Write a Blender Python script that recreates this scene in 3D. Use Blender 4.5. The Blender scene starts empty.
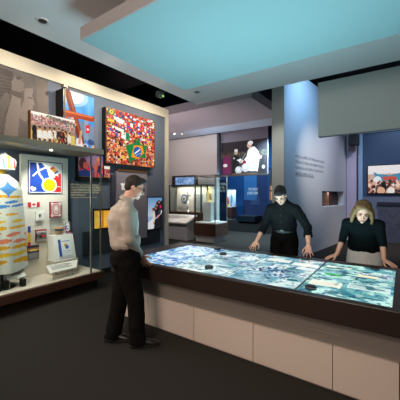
import bpy, bmesh, math, random
import numpy as np
from mathutils import Vector, Matrix, noise

random.seed(7)
RNG = np.random.RandomState(11)
scene = bpy.context.scene
COL = scene.collection
PI = math.pi

# ------------------------------------------------------------------ camera
EYE = 1.58
YAW = math.radians(35)
FPX = 290.0
CS, SN = math.cos(YAW), math.sin(YAW)
cam_data = bpy.data.cameras.new('camera')
cam = bpy.data.objects.new('camera', cam_data)
COL.objects.link(cam)
cam.location = (0, 0, EYE)
cam.rotation_euler = (PI / 2, 0, YAW)
cam_data.sensor_width = 36
cam_data.lens = FPX / 400 * 36
cam_data.shift_y = -5 / 400
cam_data.clip_end = 100
scene.camera = cam
scene.view_settings.view_transform = 'Standard'
scene.view_settings.look = 'None'
scene.view_settings.gamma = 1
scene.view_settings.use_curve_mapping = False
scene.view_settings.exposure = 0.0


def _dir(u, v):
    a = (u - 200) / FPX
    b = (195 - v) / FPX
    return Vector((-SN + a * CS, CS + a * SN, b))


def at(u, v, d):
    """point seen at u, v at distance d along the optical axis"""
    return Vector((0, 0, EYE)) + _dir(u, v) * d


def onX(u, v, x):
    r = _dir(u, v)
    return Vector((0, 0, EYE)) + r * (x / r.x)


def onY(u, v, y):
    r = _dir(u, v)
    return Vector((0, 0, EYE)) + r * (y / r.y)


# ------------------------------------------------------------------ materials
MATS = {}


def lin(c):
    return tuple(((x / 12.92) if x <= 0.04045 else ((x + 0.055) / 1.055) ** 2.4) for x in c)


def rgb(r, g, b):
    return lin((r / 255, g / 255, b / 255))


def mat(name, col, rough=0.6, metal=0.0, emit=None, estr=1.0, noise_amt=0.0, noise_scale=8.0,
        bump=0.0, bump_scale=200.0, spec=0.5, stretch=None, coat=0.0):
    if name in MATS:
        return MATS[name]
    m = bpy.data.materials.new(name)
    m.use_nodes = True
    nt = m.node_tree
    b = nt.nodes['Principled BSDF']
    b.inputs['Base Color'].default_value = (*col, 1)
    b.inputs['Roughness'].default_value = rough
    b.inputs['Metallic'].default_value = metal
    b.inputs['Specular IOR Level'].default_value = spec
    b.inputs['Coat Weight'].default_value = coat
    tc = nt.nodes.new('ShaderNodeTexCoord')
    mp = nt.nodes.new('ShaderNodeMapping')
    nt.links.new(tc.outputs['Object'], mp.inputs['Vector'])
    if stretch:
        mp.inputs['Scale'].default_value = stretch
    if noise_amt > 0:
        n = nt.nodes.new('ShaderNodeTexNoise')
        n.inputs['Scale'].default_value = noise_scale
        n.inputs['Detail'].default_value = 6
        nt.links.new(mp.outputs['Vector'], n.inputs['Vector'])
        mx = nt.nodes.new('ShaderNodeMixRGB')
        mx.inputs[1].default_value = (*[c * (1 - noise_amt) for c in col], 1)
        mx.inputs[2].default_value = (*[min(1, c * (1 + noise_amt)) for c in col], 1)
        nt.links.new(n.outputs['Fac'], mx.inputs[0])
        nt.links.new(mx.outputs[0], b.inputs['Base Color'])
    if bump > 0:
        n2 = nt.nodes.new('ShaderNodeTexNoise')
        n2.inputs['Scale'].default_value = bump_scale
        n2.inputs['Detail'].default_value = 4
        nt.links.new(mp.outputs['Vector'], n2.inputs['Vector'])
        bp = nt.nodes.new('ShaderNodeBump')
        bp.inputs['Strength'].default_value = bump
        bp.inputs['Distance'].default_value = 0.004
        nt.links.new(n2.outputs['Fac'], bp.inputs['Height'])
        nt.links.new(bp.outputs['Normal'], b.inputs['Normal'])
    if emit:
        b.inputs['Emission Color'].default_value = (*emit, 1)
        b.inputs['Emission Strength'].default_value = estr
    MATS[name] = m
    return m


def print_mat(name, base=1.0, estr=0.0, rough=0.5, spec=0.3):
    """a printed or backlit surface coloured by the mesh's own colour attribute"""
    if name in MATS:
        return MATS[name]
    m = bpy.data.materials.new(name)
    m.use_nodes = True
    nt = m.node_tree
    b = nt.nodes['Principled BSDF']
    b.inputs['Roughness'].default_value = rough
    b.inputs['Specular IOR Level'].default_value = spec
    at_ = nt.nodes.new('ShaderNodeAttribute')
    at_.attribute_name = 'Col'
    ml = nt.nodes.new('ShaderNodeMixRGB')
    ml.blend_type = 'MULTIPLY'
    ml.inputs[0].default_value = 1
    ml.inputs[2].default_value = (base, base, base, 1)
    nt.links.new(at_.outputs['Color'], ml.inputs[1])
    nt.links.new(ml.outputs[0], b.inputs['Base Color'])
    if estr > 0:
        nt.links.new(at_.outputs['Color'], b.inputs['Emission Color'])
        b.inputs['Emission Strength'].default_value = estr
    MATS[name] = m
    return m


def glass_mat(name, tint=(0.93, 0.97, 0.96), refl=0.07):
    if name in MATS:
        return MATS[name]
    m = bpy.data.materials.new(name)
    m.use_nodes = True
    nt = m.node_tree
    for n in list(nt.nodes):
        nt.nodes.remove(n)
    out = nt.nodes.new('ShaderNodeOutputMaterial')
    tr = nt.nodes.new('ShaderNodeBsdfTransparent')
    tr.inputs['Color'].default_value = (*tint, 1)
    gl = nt.nodes.new('ShaderNodeBsdfGlossy')
    gl.inputs['Roughness'].default_value = 0.02
    fr = nt.nodes.new('ShaderNodeLayerWeight')
    fr.inputs['Blend'].default_value = 0.15
    mth = nt.nodes.new('ShaderNodeMath')
    mth.operation = 'MULTIPLY_ADD'
    mth.inputs[1].default_value = 0.08
    mth.inputs[2].default_value = refl * 0.12
    nt.links.new(fr.outputs['Fresnel'], mth.inputs[0])
    mx = nt.nodes.new('ShaderNodeMixShader')
    nt.links.new(mth.outputs[0], mx.inputs[0])
    nt.links.new(tr.outputs[0], mx.inputs[1])
    nt.links.new(gl.outputs[0], mx.inputs[2])
    nt.links.new(mx.outputs[0], out.inputs['Surface'])
    MATS[name] = m
    return m


# ------------------------------------------------------------------ mesh helpers
class MB:
    def __init__(self):
        self.bm = bmesh.new()

    def box(self, x0, x1, y0, y1, z0, z1, M=None):
        vs = [self.bm.verts.new((x, y, z)) for z in (z0, z1) for y in (y0, y1) for x in (x0, x1)]
        if M is not None:
            for v in vs:
                v.co = M @ v.co
        for f in ((0, 2, 3, 1), (4, 5, 7, 6), (0, 1, 5, 4), (2, 6, 7, 3), (0, 4, 6, 2), (1, 3, 7, 5)):
            self.bm.faces.new([vs[i] for i in f])
        return self

    def prism(self, pts, vec):
        """closed prism: polygon pts (3D) extruded along vec"""
        a = [self.bm.verts.new(p) for p in pts]
        b = [self.bm.verts.new(Vector(p) + Vector(vec)) for p in pts]
        n = len(pts)
        self.bm.faces.new(a)
        self.bm.faces.new(list(reversed(b)))
        for i in range(n):
            self.bm.faces.new((a[i], b[i], b[(i + 1) % n], a[(i + 1) % n]))
        return self

    def rings(self, rings, cap=True):
        vr = [[self.bm.verts.new(p) for p in r] for r in rings]
        n = len(vr[0])
        for k in range(len(vr) - 1):
            for i in range(n):
                self.bm.faces.new((vr[k][i], vr[k][(i + 1) % n], vr[k + 1][(i + 1) % n], vr[k + 1][i]))
        if cap:
            self.bm.faces.new(list(reversed(vr[0])))
            self.bm.faces.new(vr[-1])
        return self

    def lathe(self, c, prof, n=24, ax=1.0, ay=1.0):
        rr = []
        for r, z in prof:
            rr.append([Vector((c[0] + max(r, 1e-4) * ax * math.cos(2 * PI * i / n),
                               c[1] + max(r, 1e-4) * ay * math.sin(2 * PI * i / n), c[2] + z)) for i in range(n)])
        return self.rings(rr)

    def tube(self, p0, p1, r0, r1=None, n=12):
        r1 = r0 if r1 is None else r1
        p0, p1 = Vector(p0), Vector(p1)
        d = (p1 - p0).normalized()
        a = d.orthogonal().normalized()
        b = d.cross(a)
        rr = []
        for p, r in ((p0, r0), (p1, r1)):
            rr.append([p + (a * math.cos(2 * PI * i / n) + b * math.sin(2 * PI * i / n)) * r for i in range(n)])
        return self.rings(rr)

    def ell(self, c, rad, R=None, seg=16, rng=10):
        c = Vector(c)
        R = R or Matrix.Identity(3)
        rr = []
        for k in range(rng + 1):
            th = PI * k / rng
            th = min(max(th, 0.02), PI - 0.02)
            rr.append([c + R @ Vector((rad[0] * math.sin(th) * math.cos(2 * PI * i / seg),
                                       rad[1] * math.sin(th) * math.sin(2 * PI * i / seg),
                                       -rad[2] * math.cos(th))) for i in range(seg)])
        return self.rings(rr)

    def caps(self, p0, r0, p1, r1, c0=True, c1=True, n=14):
        self.tube(p0, p1, r0, r1, n)
        if c0:
            self.ell(p0, (r0, r0, r0), seg=12, rng=8)
        if c1:
            self.ell(p1, (r1, r1, r1), seg=12, rng=8)
        return self

    def eloft(self, secs, side, n=20):
        """elliptical loft: secs = [(centre, half width along side, half depth)]"""
        rr = []
        for k, (c, a, b) in enumerate(secs):
            c = Vector(c)
            k0, k1 = max(0, k - 1), min(len(secs) - 1, k + 1)
            ax = (Vector(secs[k1][0]) - Vector(secs[k0][0])).normalized()
            s = side if isinstance(side, Vector) else side[k]
            s = (s - ax * s.dot(ax)).normalized()
            f = ax.cross(s)
            rr.append([c + s * a * math.cos(2 * PI * i / n) + f * b * math.sin(2 * PI * i / n) for i in range(n)])
        return self.rings(rr)

    def build(self, name, material, parent=None, smooth=False, bevel=0.0, segs=2):
        bmesh.ops.recalc_face_normals(self.bm, faces=self.bm.faces[:])
        me = bpy.data.meshes.new(name)
        self.bm.to_mesh(me)
        self.bm.free()
        o = bpy.data.objects.new(name, me)
        COL.objects.link(o)
        if material:
            me.materials.append(material)
        if smooth:
            for p in me.polygons:
                p.use_smooth = True
        if bevel > 0:
            md = o.modifiers.new('bevel', 'BEVEL')
            md.width = bevel
            md.segments = segs
            md.limit_method = 'ANGLE'
            md.angle_limit = math.radians(40)
        if parent is not None:
            adopt(o, parent)
        return o


def adopt(o, parent):
    """parent o, whose mesh is in world coordinates, under an object with plain location"""
    o.parent = parent
    o.matrix_parent_inverse = Matrix.Identity(4)
    w = Vector((0, 0, 0))
    p = parent
    while p is not None:
        w += p.location
        p = p.parent
    o.location = -w


def tag(o, label, cat, group=None, kind=None):
    o['label'] = label
    o['category'] = cat
    if group:
        o['group'] = group
    if kind:
        o['kind'] = kind
    return o


def thing(name, label, cat, loc=(0, 0, 0), group=None):
    o = bpy.data.objects.new(name, None)
    COL.objects.link(o)
    o.location = loc
    o.empty_display_size = 0.1
    return tag(o, label, cat, group)


def struct(name, mb, m, **k):
    o = mb.build(name, m, **k)
    o['kind'] = 'structure'
    return o


# ------------------------------------------------------------------ painter for printed pictures
class Cv:
    def __init__(self, w, h, bg):
        self.w, self.h = w, h
        self.a = np.zeros((h, w, 3))
        self.a[:] = np.array(bg) / 255.0
        yy, xx = np.mgrid[0:h, 0:w]
        self.x = (xx + 0.5) / w
        self.y = (yy + 0.5) / h
        self.asp = w / h

    def put(self, mask, c, al=1.0):
        m = mask.astype(float)[..., None] * al
        self.a = self.a * (1 - m) + m * (np.array(c) / 255.0)
        return self

    def rect(self, x0, y0, x1, y1, c, al=1.0):
        return self.put((self.x >= x0) & (self.x < x1) & (self.y >= y0) & (self.y < y1), c, al)

    def disc(self, cx, cy, rx, c, ry=None, al=1.0, ang=0.0):
        ry = rx * self.asp if ry is None else ry
        dx, dy = self.x - cx, self.y - cy
        if ang:
            X = dx * self.asp
            Y = dy
            X, Y = X * math.cos(ang) + Y * math.sin(ang), -X * math.sin(ang) + Y * math.cos(ang)
            dx, dy = X / self.asp, Y
        return self.put((dx / rx) ** 2 + (dy / ry) ** 2 < 1, c, al)

    def poly(self, pts, c, al=1.0):
        ins = np.zeros(self.x.shape, bool)
        n = len(pts)
        for i in range(n):
            x0, y0 = pts[i]
            x1, y1 = pts[(i + 1) % n]
            if y0 == y1:
                continue
            cond = ((y0 > self.y) != (y1 > self.y)) & (self.x < (x1 - x0) * (self.y - y0) / (y1 - y0) + x0)
            ins ^= cond
        return self.put(ins, c, al)

    def line(self, x0, y0, x1, y1, w, c, al=1.0):
        ax, ay = (x1 - x0) * self.asp, y1 - y0
        px, py = (self.x - x0) * self.asp, self.y - y0
        L = max(ax * ax + ay * ay, 1e-9)
        t = np.clip((px * ax + py * ay) / L, 0, 1)
        d = np.hypot(px - t * ax, py - t * ay)
        return self.put(d < w / 2, c, al)

    def grad(self, y0, y1, c0, c1):
        t = np.clip((self.y - y0) / (y1 - y0), 0, 1)[..., None]
        m = ((self.y >= y0) & (self.y < y1))[..., None]
        g = (np.array(c0) * (1 - t) + np.array(c1) * t) / 255.0
        self.a = np.where(m, g, self.a)
        return self

    def speck(self, x0, y0, x1, y1, n, size, pal, al=1.0, asp=1.0):
        for _ in range(n):
            cx, cy = RNG.uniform(x0, x1), RNG.uniform(y0, y1)
            s = size * RNG.uniform(0.6, 1.4)
            self.disc(cx, cy, s, pal[RNG.randint(len(pal))], ry=s * self.asp * asp, al=al)
        return self

    def jitter(self, amt):
        self.a = np.clip(self.a + RNG.uniform(-amt, amt, self.a.shape[:2])[..., None], 0, 1)
        return self

    def vnoise(self, cells, amt, seed=0):
        r = np.random.RandomState(seed)
        gx, gy = cells
        g = r.uniform(-1, 1, (gy + 2, gx + 2))
        X = self.x * gx
        Y = self.y * gy
        i, j = X.astype(int), Y.astype(int)
        fx, fy = X - i, Y - j
        fx = fx * fx * (3 - 2 * fx)
        fy = fy * fy * (3 - 2 * fy)
        v = (g[j, i] * (1 - fx) + g[j, i + 1] * fx) * (1 - fy) + (g[j + 1, i] * (1 - fx) + g[j + 1, i + 1] * fx) * fy
        if amt:
            self.a = np.clip(self.a + amt * v[..., None], 0, 1)
        return v


def s2l(a):
    return np.where(a <= 0.04045, a / 12.92, ((a + 0.055) / 1.055) ** 2.4)


def picture(name, cv, o, uu, vv, m, parent=None, back=None):
    """painted panel: o top-left corner, uu vector to the right edge, vv vector to the bottom edge"""
    w, h = cv.w, cv.h
    o, uu, vv = np.array(o, float), np.array(uu, float), np.array(vv, float)
    I, Jx = np.mgrid[0:h + 1, 0:w + 1]
    P = o + (Jx[..., None] / w) * uu + (I[..., None] / h) * vv
    verts = P.reshape(-1, 3)
    ii, jj = np.mgrid[0:h, 0:w]
    b = (ii * (w + 1) + jj).ravel()
    faces = np.stack([b, b + w + 1, b + w + 2, b + 1], 1)
    me = bpy.data.meshes.new(name)
    me.from_pydata(verts.tolist(), [], faces.tolist())
    ca = me.color_attributes.new('Col', 'FLOAT_COLOR', 'CORNER')
    c = s2l(np.clip(cv.a, 0, 1)).reshape(-1, 3)
    c4 = np.ones((c.shape[0], 4, 4))
    c4[:, :, :3] = c[:, None, :]
    ca.data.foreach_set('color', c4.ravel().astype(np.float32))
    me.materials.append(m)
    ob = bpy.data.objects.new(name, me)
    COL.objects.link(ob)
    if parent is not None:
        adopt(ob, parent)
    return ob


def picX(name, cv, x, y0, y1, z0, z1, m, parent=None):
    return picture(name, cv, (x, y0, z1), (0, y1 - y0, 0), (0, 0, z0 - z1), m, parent)


def picY(name, cv, y, x0, x1, z0, z1, m, parent=None):
    return picture(name, cv, (x0, y, z1), (x1 - x0, 0, 0), (0, 0, z0 - z1), m, parent)


def lettering(name, text, o, right, up, height, m, parent=None, sx=1.0, bold=0.0, align='LEFT'):
    cu = bpy.data.curves.new('txt', 'FONT')
    cu.body = text
    cu.size = 1
    cu.offset = bold
    cu.extrude = 0.004 / max(height, 1e-3)
    cu.align_x = align
    t = bpy.data.objects.new('txt', cu)
    COL.objects.link(t)
    dg = bpy.context.evaluated_depsgraph_get()
    me = bpy.data.meshes.new_from_object(t.evaluated_get(dg))
    bpy.data.objects.remove(t)
    right, up = Vector(right).normalized(), Vector(up).normalized()
    nrm = right.cross(up)
    s = height / 0.7
    o = Vector(o)
    for v in me.vertices:
        c = v.co.copy()
        v.co = o + right * (c.x * s * sx) + up * (c.y * s) + nrm * (c.z * s)
    me.name = name
    me.materials.clear()
    me.materials.append(m)
    ob = bpy.data.objects.new(name, me)
    COL.objects.link(ob)
    if parent is not None:
        adopt(ob, parent)
    return ob


def scribble(mb, o, right, up, width, lh, rows, rnd, fill=0.62, nrm=0.003, ragged=0.15, cw=0.5):
    """rows of tiny letter-like strokes for print too small to read"""
    right, up = Vector(right).normalized(), Vector(up).normalized()
    n = right.cross(up) * nrm
    for r, frac in enumerate(rows):
        x = 0.0
        W = width * frac
        y = -r * lh
        wl = 0
        while x < W:
            h = lh * fill
            w = h * cw * rnd.uniform(0.6, 1.1)
            if wl > rnd.choice((3, 5, 7)):
                x += h * 0.08
                wl = 0
                continue
            hh = h * rnd.choice((1.0, 0.72, 0.8, 1.0))
            p = Vector(o) + right * x + up * (y - h)
            k = rnd.choice((0, 1, 2))
            t = w * 0.36
            if k == 0:
                qs = [(0, 0, t, hh), (0, 0, w, h * 0.2)]
            elif k == 1:
                qs = [(0, 0, t, hh), (w - t, 0, w, hh), (0, hh - h * .2, w, hh)]
            else:
                qs = [(w / 2 - t / 2, 0, w / 2 + t / 2, hh), (0, hh - h * .2, w, hh)]
            for (a, b, c, d) in qs:
                q = [p + right * a + up * b, p + right * c + up * b, p + right * c + up * d, p + right * a + up * d]
                mb.prism(q, n)
            x += w * 1.3
            wl += 1
    return mb


def text_lines(o, right, up, width, lh, rows, rnd, m, parent, fill=0.62, cw=0.5, nrm=0.003):
    for r, fr in enumerate(rows):
        mb = MB()
        scribble(mb, Vector(o) - Vector(up).normalized() * (lh * r), right, up, width, lh, [fr], rnd, fill, nrm, cw=cw)
        mb.build('text_line', m, parent)


# ================================================================== materials used
M_carpet = mat('carpet', rgb(44, 41, 38), 0.95, noise_amt=0.35, noise_scale=260, bump=0.6, bump_scale=420, spec=0.1)
M_white = mat('white paint', rgb(205, 200, 196), 0.75, noise_amt=0.02)
M_ceil = mat('ceiling paint', rgb(226, 224, 222), 0.85, noise_amt=0.02, noise_scale=3)
M_plate = mat('panel paint with cyan glow', rgb(158, 192, 194), 0.8)  # cyan glow of the screens is mixed into this colour
M_plate_edge = mat('panel edge paint', rgb(205, 190, 185), 0.8)
M_black = mat('black paint', rgb(14, 14, 15), 0.8)
M_blacksat = mat('satin black', rgb(20, 18, 17), 0.4)
M_slate = mat('slate blue wall paint', rgb(104, 114, 132), 0.8, noise_amt=0.03)
M_greywall = mat('grey gallery wall', rgb(175, 172, 172), 0.8, noise_amt=0.02)
M_cream = mat('cream trim paint', rgb(226, 216, 196), 0.7)
M_blue = mat('deep blue wall', rgb(38, 92, 150), 0.6, noise_amt=0.05)
M_navy = mat('navy wall', rgb(52, 74, 108), 0.6, noise_amt=0.03)
M_rim = mat('dark bronze rim', rgb(44, 33, 28), 0.35, noise_amt=0.1, noise_scale=30)
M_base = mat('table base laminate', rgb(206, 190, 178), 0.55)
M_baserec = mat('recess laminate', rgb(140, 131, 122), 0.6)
M_wood = mat('dark walnut', rgb(70, 44, 32), 0.4, noise_amt=0.35, noise_scale=14, stretch=(8, 0.8, 8))
M_wood_v = mat('dark walnut upright', rgb(74, 50, 40), 0.4, noise_amt=0.3, noise_scale=10, stretch=(6, 6, 0.6))
M_steel = mat('brushed steel', rgb(170, 168, 160), 0.35, metal=0.85)
M_dsteel = mat('dark metal', rgb(70, 66, 60), 0.4, metal=0.6)
M_glass = glass_mat('clear glass')
M_case_in = mat('case deck', rgb(205, 192, 176), 0.7, noise_amt=0.03)
M_led = mat('lamp lens', (1, 1, 1), 0.3, emit=(1, 0.95, 0.85), estr=6)
M_green = mat('green indicator', (0.1, 0.5, 0.05), 0.4, emit=(0.3, 1, 0.1), estr=1.0)
M_print = print_mat('print', 1.0, 0.0)
M_lightbox = print_mat('backlit print', 0.3, 0.72)
M_screen = print_mat('touch screen image', 0.05, 1.08, rough=0.25)
M_proj = print_mat('projected image', 0.3, 0.62, rough=0.7)
M_skin = mat('skin', rgb(214, 164, 140), 0.5, noise_amt=0.06, noise_scale=18)
M_text_cream = mat('cream lettering', rgb(240, 222, 190), 0.6, emit=rgb(240, 222, 190), estr=0.1)
M_text_white = mat('white lettering', rgb(245, 245, 240), 0.6)
M_text_grey = mat('grey lettering', rgb(96, 106, 122), 0.6)

# ================================================================== the setting
struct('floor', MB().box(-14, 5, -2.5, 20, -0.1, 0), M_carpet)
struct('ceiling', MB().box(-14, 5, -2.5, 20, 5.4, 5.5), M_black)
CE_Z = 3.85
struct('trim_1', MB().box(-4.25, 4.0, -2.4, 5.93, CE_Z, CE_Z + 0.12), M_ceil)         # plastered ceiling field over the table
WX = -4.95
struct('wall_left', MB().box(WX - 0.2, WX, -2.4, 5.55, 0, 3.74), M_slate)
struct('trim_2', MB().box(WX - 0.21, WX + 0.035, -2.4, 5.62, 3.535, 3.76), M_cream)
struct('trim_3', MB().box(WX - 0.21, WX + 0.035, 5.50, 5.62, 0, 3.535), M_cream)
struct('baseboard_left', MB().box(WX, WX + 0.015, 3.2, 5.5, 0, 0.1), M_black)

# grey wall behind the vitrines
struct('wall_back_gallery', MB().box(-10.5, -6.17, 10.0, 10.2, 0, 4.06), M_greywall)
# soffit over the far gallery and the ceiling beyond it
M_soffit = mat('soffit paint', rgb(170, 165, 172), 0.85)
struct('trim_4', MB().box(-9, -3.08, 6.63, 8.75, 4.0, 4.25), M_soffit)
struct('trim_5', MB().box(-11, -3.2, 8.75, 10.0, 4.08, 4.2), mat('soffit paint with bluish light', rgb(190, 200, 215), 0.85))  # bluish light on the far strip is put into its colour

# turned wall with the quotation, white-grey painted
A0, A1 = Vector((-2.225, 6.55, 0)), Vector((-1.62, 11.45, 0))
wd = (A1 - A0).normalized()
wn = Vector((-wd.y, wd.x, 0))           # away from the viewer
mb = MB()
NZ0, NZ1 = 1.40, 1.95
n0 = None


def w2(s, z, off=0.0):
    return A0 + wd * s + Vector((0, 0, z)) - wn * off


def w2_from(u, v):
    r = _dir(u, v)
    # intersect with the wall plane
    n = wn
    t = (A0 - Vector((0, 0, EYE))).dot(n) / r.dot(n)
    p = Vector((0, 0, EYE)) + r * t
    return (p - A0).dot(wd), p.z


WL = (A1 - A0).length
nicheA = w2_from(322, 191)
nicheB = w2_from(344, 207)
ns0, ns1 = nicheA[0], min(nicheB[0], WL - 0.25)
nz1, nz0 = nicheA[1], w2_from(322, 207)[1]
TH = 0.24
HW = 4.62


def w2box(s0, s1, z0, z1, d0=0.0, d1=TH, m=None):
    p = [w2(s0, z0, -d0), w2(s1, z0, -d0), w2(s1, z0, -d1), w2(s0, z0, -d1)]
    return mb.prism(p, (0, 0, z1 - z0))


w2box(0, ns0, 0, HW)
w2box(ns1, WL, 0, HW)
w2box(ns0, ns1, 0, nz0)
w2box(ns0, ns1, nz1, HW)
struct('wall_right', mb, mat('pale wall paint', rgb(196, 198, 204), 0.8, noise_amt=0.02))
mb = MB()
w2box(ns0, ns1, nz0, nz1, TH, TH + 0.04)
struct('trim_6', mb, mat('niche back', rgb(96, 70, 58), 0.6, noise_amt=0.4, noise_scale=9))
# end pier and the return at its far end
mb = MB()
w2box(-0.03, 0, 0, HW, -0.0, 0.30)
struct('trim_7', mb, mat('pier paint', rgb(168, 168, 162), 0.8))
struct('trim_8', MB().box(-1.62, -1.33, 11.30, 11.6, 0, 4.4), mat('mauve pier paint', rgb(190, 172, 192), 0.8))

# far right wall, navy
struct('wall_back_right', MB().box(-1.16, 4.5, 11.6, 11.8, 0, 3.74), M_navy)
struct('trim_9', MB().box(-1.29, -1.16, 11.55, 11.82, 0, 3.78), mat('pale blue trim', rgb(150, 175, 205), 0.6))
struct('trim_10', MB().box(-1.16, 4.5, 11.55, 11.82, 3.72, 3.78), MATS['pale blue trim'])
struct('trim_11', MB().box(-1.16, 4.5, 11.56, 11.6, 0.0, 1.52), mat('grey blue dado', rgb(104, 110, 132), 0.7))
struct('trim_12', MB().box(-0.07, -0.02, 11.53, 11.6, 1.52, 3.72), MATS['pale blue trim'])
# hanging bulkhead
struct('trim_13', MB().box(-1.46, 4.0, 6.4, 6.55, 2.80, 3.93), mat('bulkhead paint', rgb(208, 212, 205), 0.85))
# far walls
struct('wall_back', MB().box(-14, -4.3, 17.6, 17.8, 0, 5.4), M_blue)
struct('wall_left_gallery', MB().box(-12.2, -12, 5, 17.6, 0, 5.4), mat('blue side wall', rgb(80, 120, 170), 0.8))
struct('wall_back_passage', MB().box(-4.3, 0.5, 15.4, 15.6, 0, 5.4), mat('passage wall', rgb(120, 125, 140), 0.8))
struct('window_1', MB().box(-1.74, -1.64, 12.9, 12.96, 0.6, 2.9), mat('daylit pane', (.6, .6, .62), 0.4, emit=(0.85, 0.85, 0.95), estr=0.5))

# ================================================================== suspended panel and ceiling fittings
t = thing('suspended_ceiling_panel', 'large pale rectangular panel hung below the ceiling over the lit table', 'ceiling panel', (-1.55, 3.05, 3.44))
PX0, PX1, PY0, PY1, PZ = -3.18, 0.20, 2.03, 4.07, 3.44
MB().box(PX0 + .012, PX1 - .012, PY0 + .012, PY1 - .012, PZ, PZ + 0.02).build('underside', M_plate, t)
MB().box(PX0, PX1, PY0, PY1, PZ + 0.004, PZ + 0.157).build('edge_frame', M_plate_edge, t)
for x in (-2.7, -.3):
    for y in (2.5, 3.6):
        MB().tube((x, y, PZ + .15), (x, y, CE_Z + 0.01), 0.01).build('hanger_rod', M_dsteel, t)


def downlight(x, y, label):
    t = thing('downlight', label, 'ceiling light', (x, y, CE_Z))
    MB().lathe((x, y, CE_Z), [(.055, -.004), (.085, -.008), (.09, 0.0), (.055, 0.0)], 28).build('trim_ring', mat('white enamel', rgb(205, 205, 205), .5), t, smooth=True)
    MB().lathe((x, y, CE_Z), [(.054, -.006), (.053, -.001)], 24).build('lamp', M_blacksat, t)


downlight(-3.85, 1.92, 'round recessed downlight in the left of the ceiling above the mural')
downlight(-3.72, 5.2, 'small recessed downlight near the far corner of the ceiling')

p = at(160, 94.5, 0)
q = onX(160, 94.5, -4.45)
t = thing('emergency_light', 'small dark box with green indicator in the black ceiling gap', 'emergency light', q)
MB().box(q.x - .06, q.x + .06, q.y - .08, q.y + .08, q.z - .06, q.z + .06).build('housing', mat('grey housing', rgb(80, 84, 84), .5), t, bevel=.008)
MB().box(q.x + .055, q.x + .067, q.y + .01, q.y + .05, q.z - .055, q.z - .02).build('indicator', M_green, t)
MB().tube((q.x, q.y, q.z + .05), (q.x, q.y, 5.4), .012).build('drop_rod', M_black, t)
# black rails in the dark gap along the wall
tag(MB().box(-4.62, -4.56, -2.3, 6.3, 4.15, 4.21).build('ceiling_track', M_blacksat), 'long black lighting track in the dark gap above the left wall', 'track')
for yy_ in (-1.5, 2.0, 5.5):
    pass

for k, (u, v, lb) in enumerate(((169.5, 130, 'leftmost small white track spotlight under the far soffit'),
                                (175.5, 132.5, 'bright middle track spotlight under the far soffit'),
                                (183, 133, 'rightmost faint track spotlight under the far soffit'))):
    q = onY(u, v, 9.0)
    t = thing('track_spotlight', lb, 'spotlight', (q.x, q.y, 4.08), 'track spotlights under the far soffit')
    MB().tube((q.x, q.y, 4.08), (q.x, q.y, q.z + .03), .012).build('stem', M_white, t)
    MB().tube((q.x, q.y + .09, q.z + .03), (q.x, q.y - .07, q.z - .03), .045, .055).build('lamp_head', M_white, t, smooth=False)
    if k == 1:
        MB().tube((q.x, q.y - .068, q.z - .029), (q.x, q.y - .08, q.z - .033), .05).build('lens', M_led, t)

# ================================================================== interactive table
SX0, SX1, SY0, SY1 = -2.79, -0.06, 2.44, 3.66
RX0, RX1, RY0, RY1 = -3.04, 0.08, 2.365, 3.80
t = thing('interactive_table', 'long dark touch screen table glowing with maps and photographs on a white base', 'table', (-1.5, 3.05, 0))
mb = MB()
zt, zb = 0.79, 0.615
for (x0, x1, y0, y1) in ((RX0, RX1, RY0, SY0), (RX0, RX1, SY1, RY1), (RX0, SX0, SY0, SY1), (SX1, RX1, SY0, SY1)):
    mb.box(x0, x1, y0, y1, zb, zt)
mb.box(SX0 - .01, SX1 + .01, SY0 - .01, SY1 + .01, zb + .01, zt - .03)
bmesh.ops.remove_doubles(mb.bm, verts=mb.bm.verts[:], dist=1e-5)
mb.build('rim', M_rim, t, bevel=.004)
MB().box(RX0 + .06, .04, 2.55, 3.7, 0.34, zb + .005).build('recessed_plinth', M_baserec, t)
MB().tube((-2.5, 2.545, .45), (-.40, 2.545, .45), .004).build('conduit', mat('conduit', rgb(150, 142, 132), .5), t)
xs = [-2.98, -2.54, -1.848, -1.156, -.464, -.02]
for a, b in zip(xs, xs[1:]):
    MB().box(a + .0025, b - .0025, 2.52, 2.60, 0.012, 0.365).build('base_panel', M_base, t, bevel=.003)
MB().box(-2.975, -.025, 2.53, 3.66, 0.0, 0.36).build('base_carcass', mat('carcass', rgb(120, 112, 106), .7), t)

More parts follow.
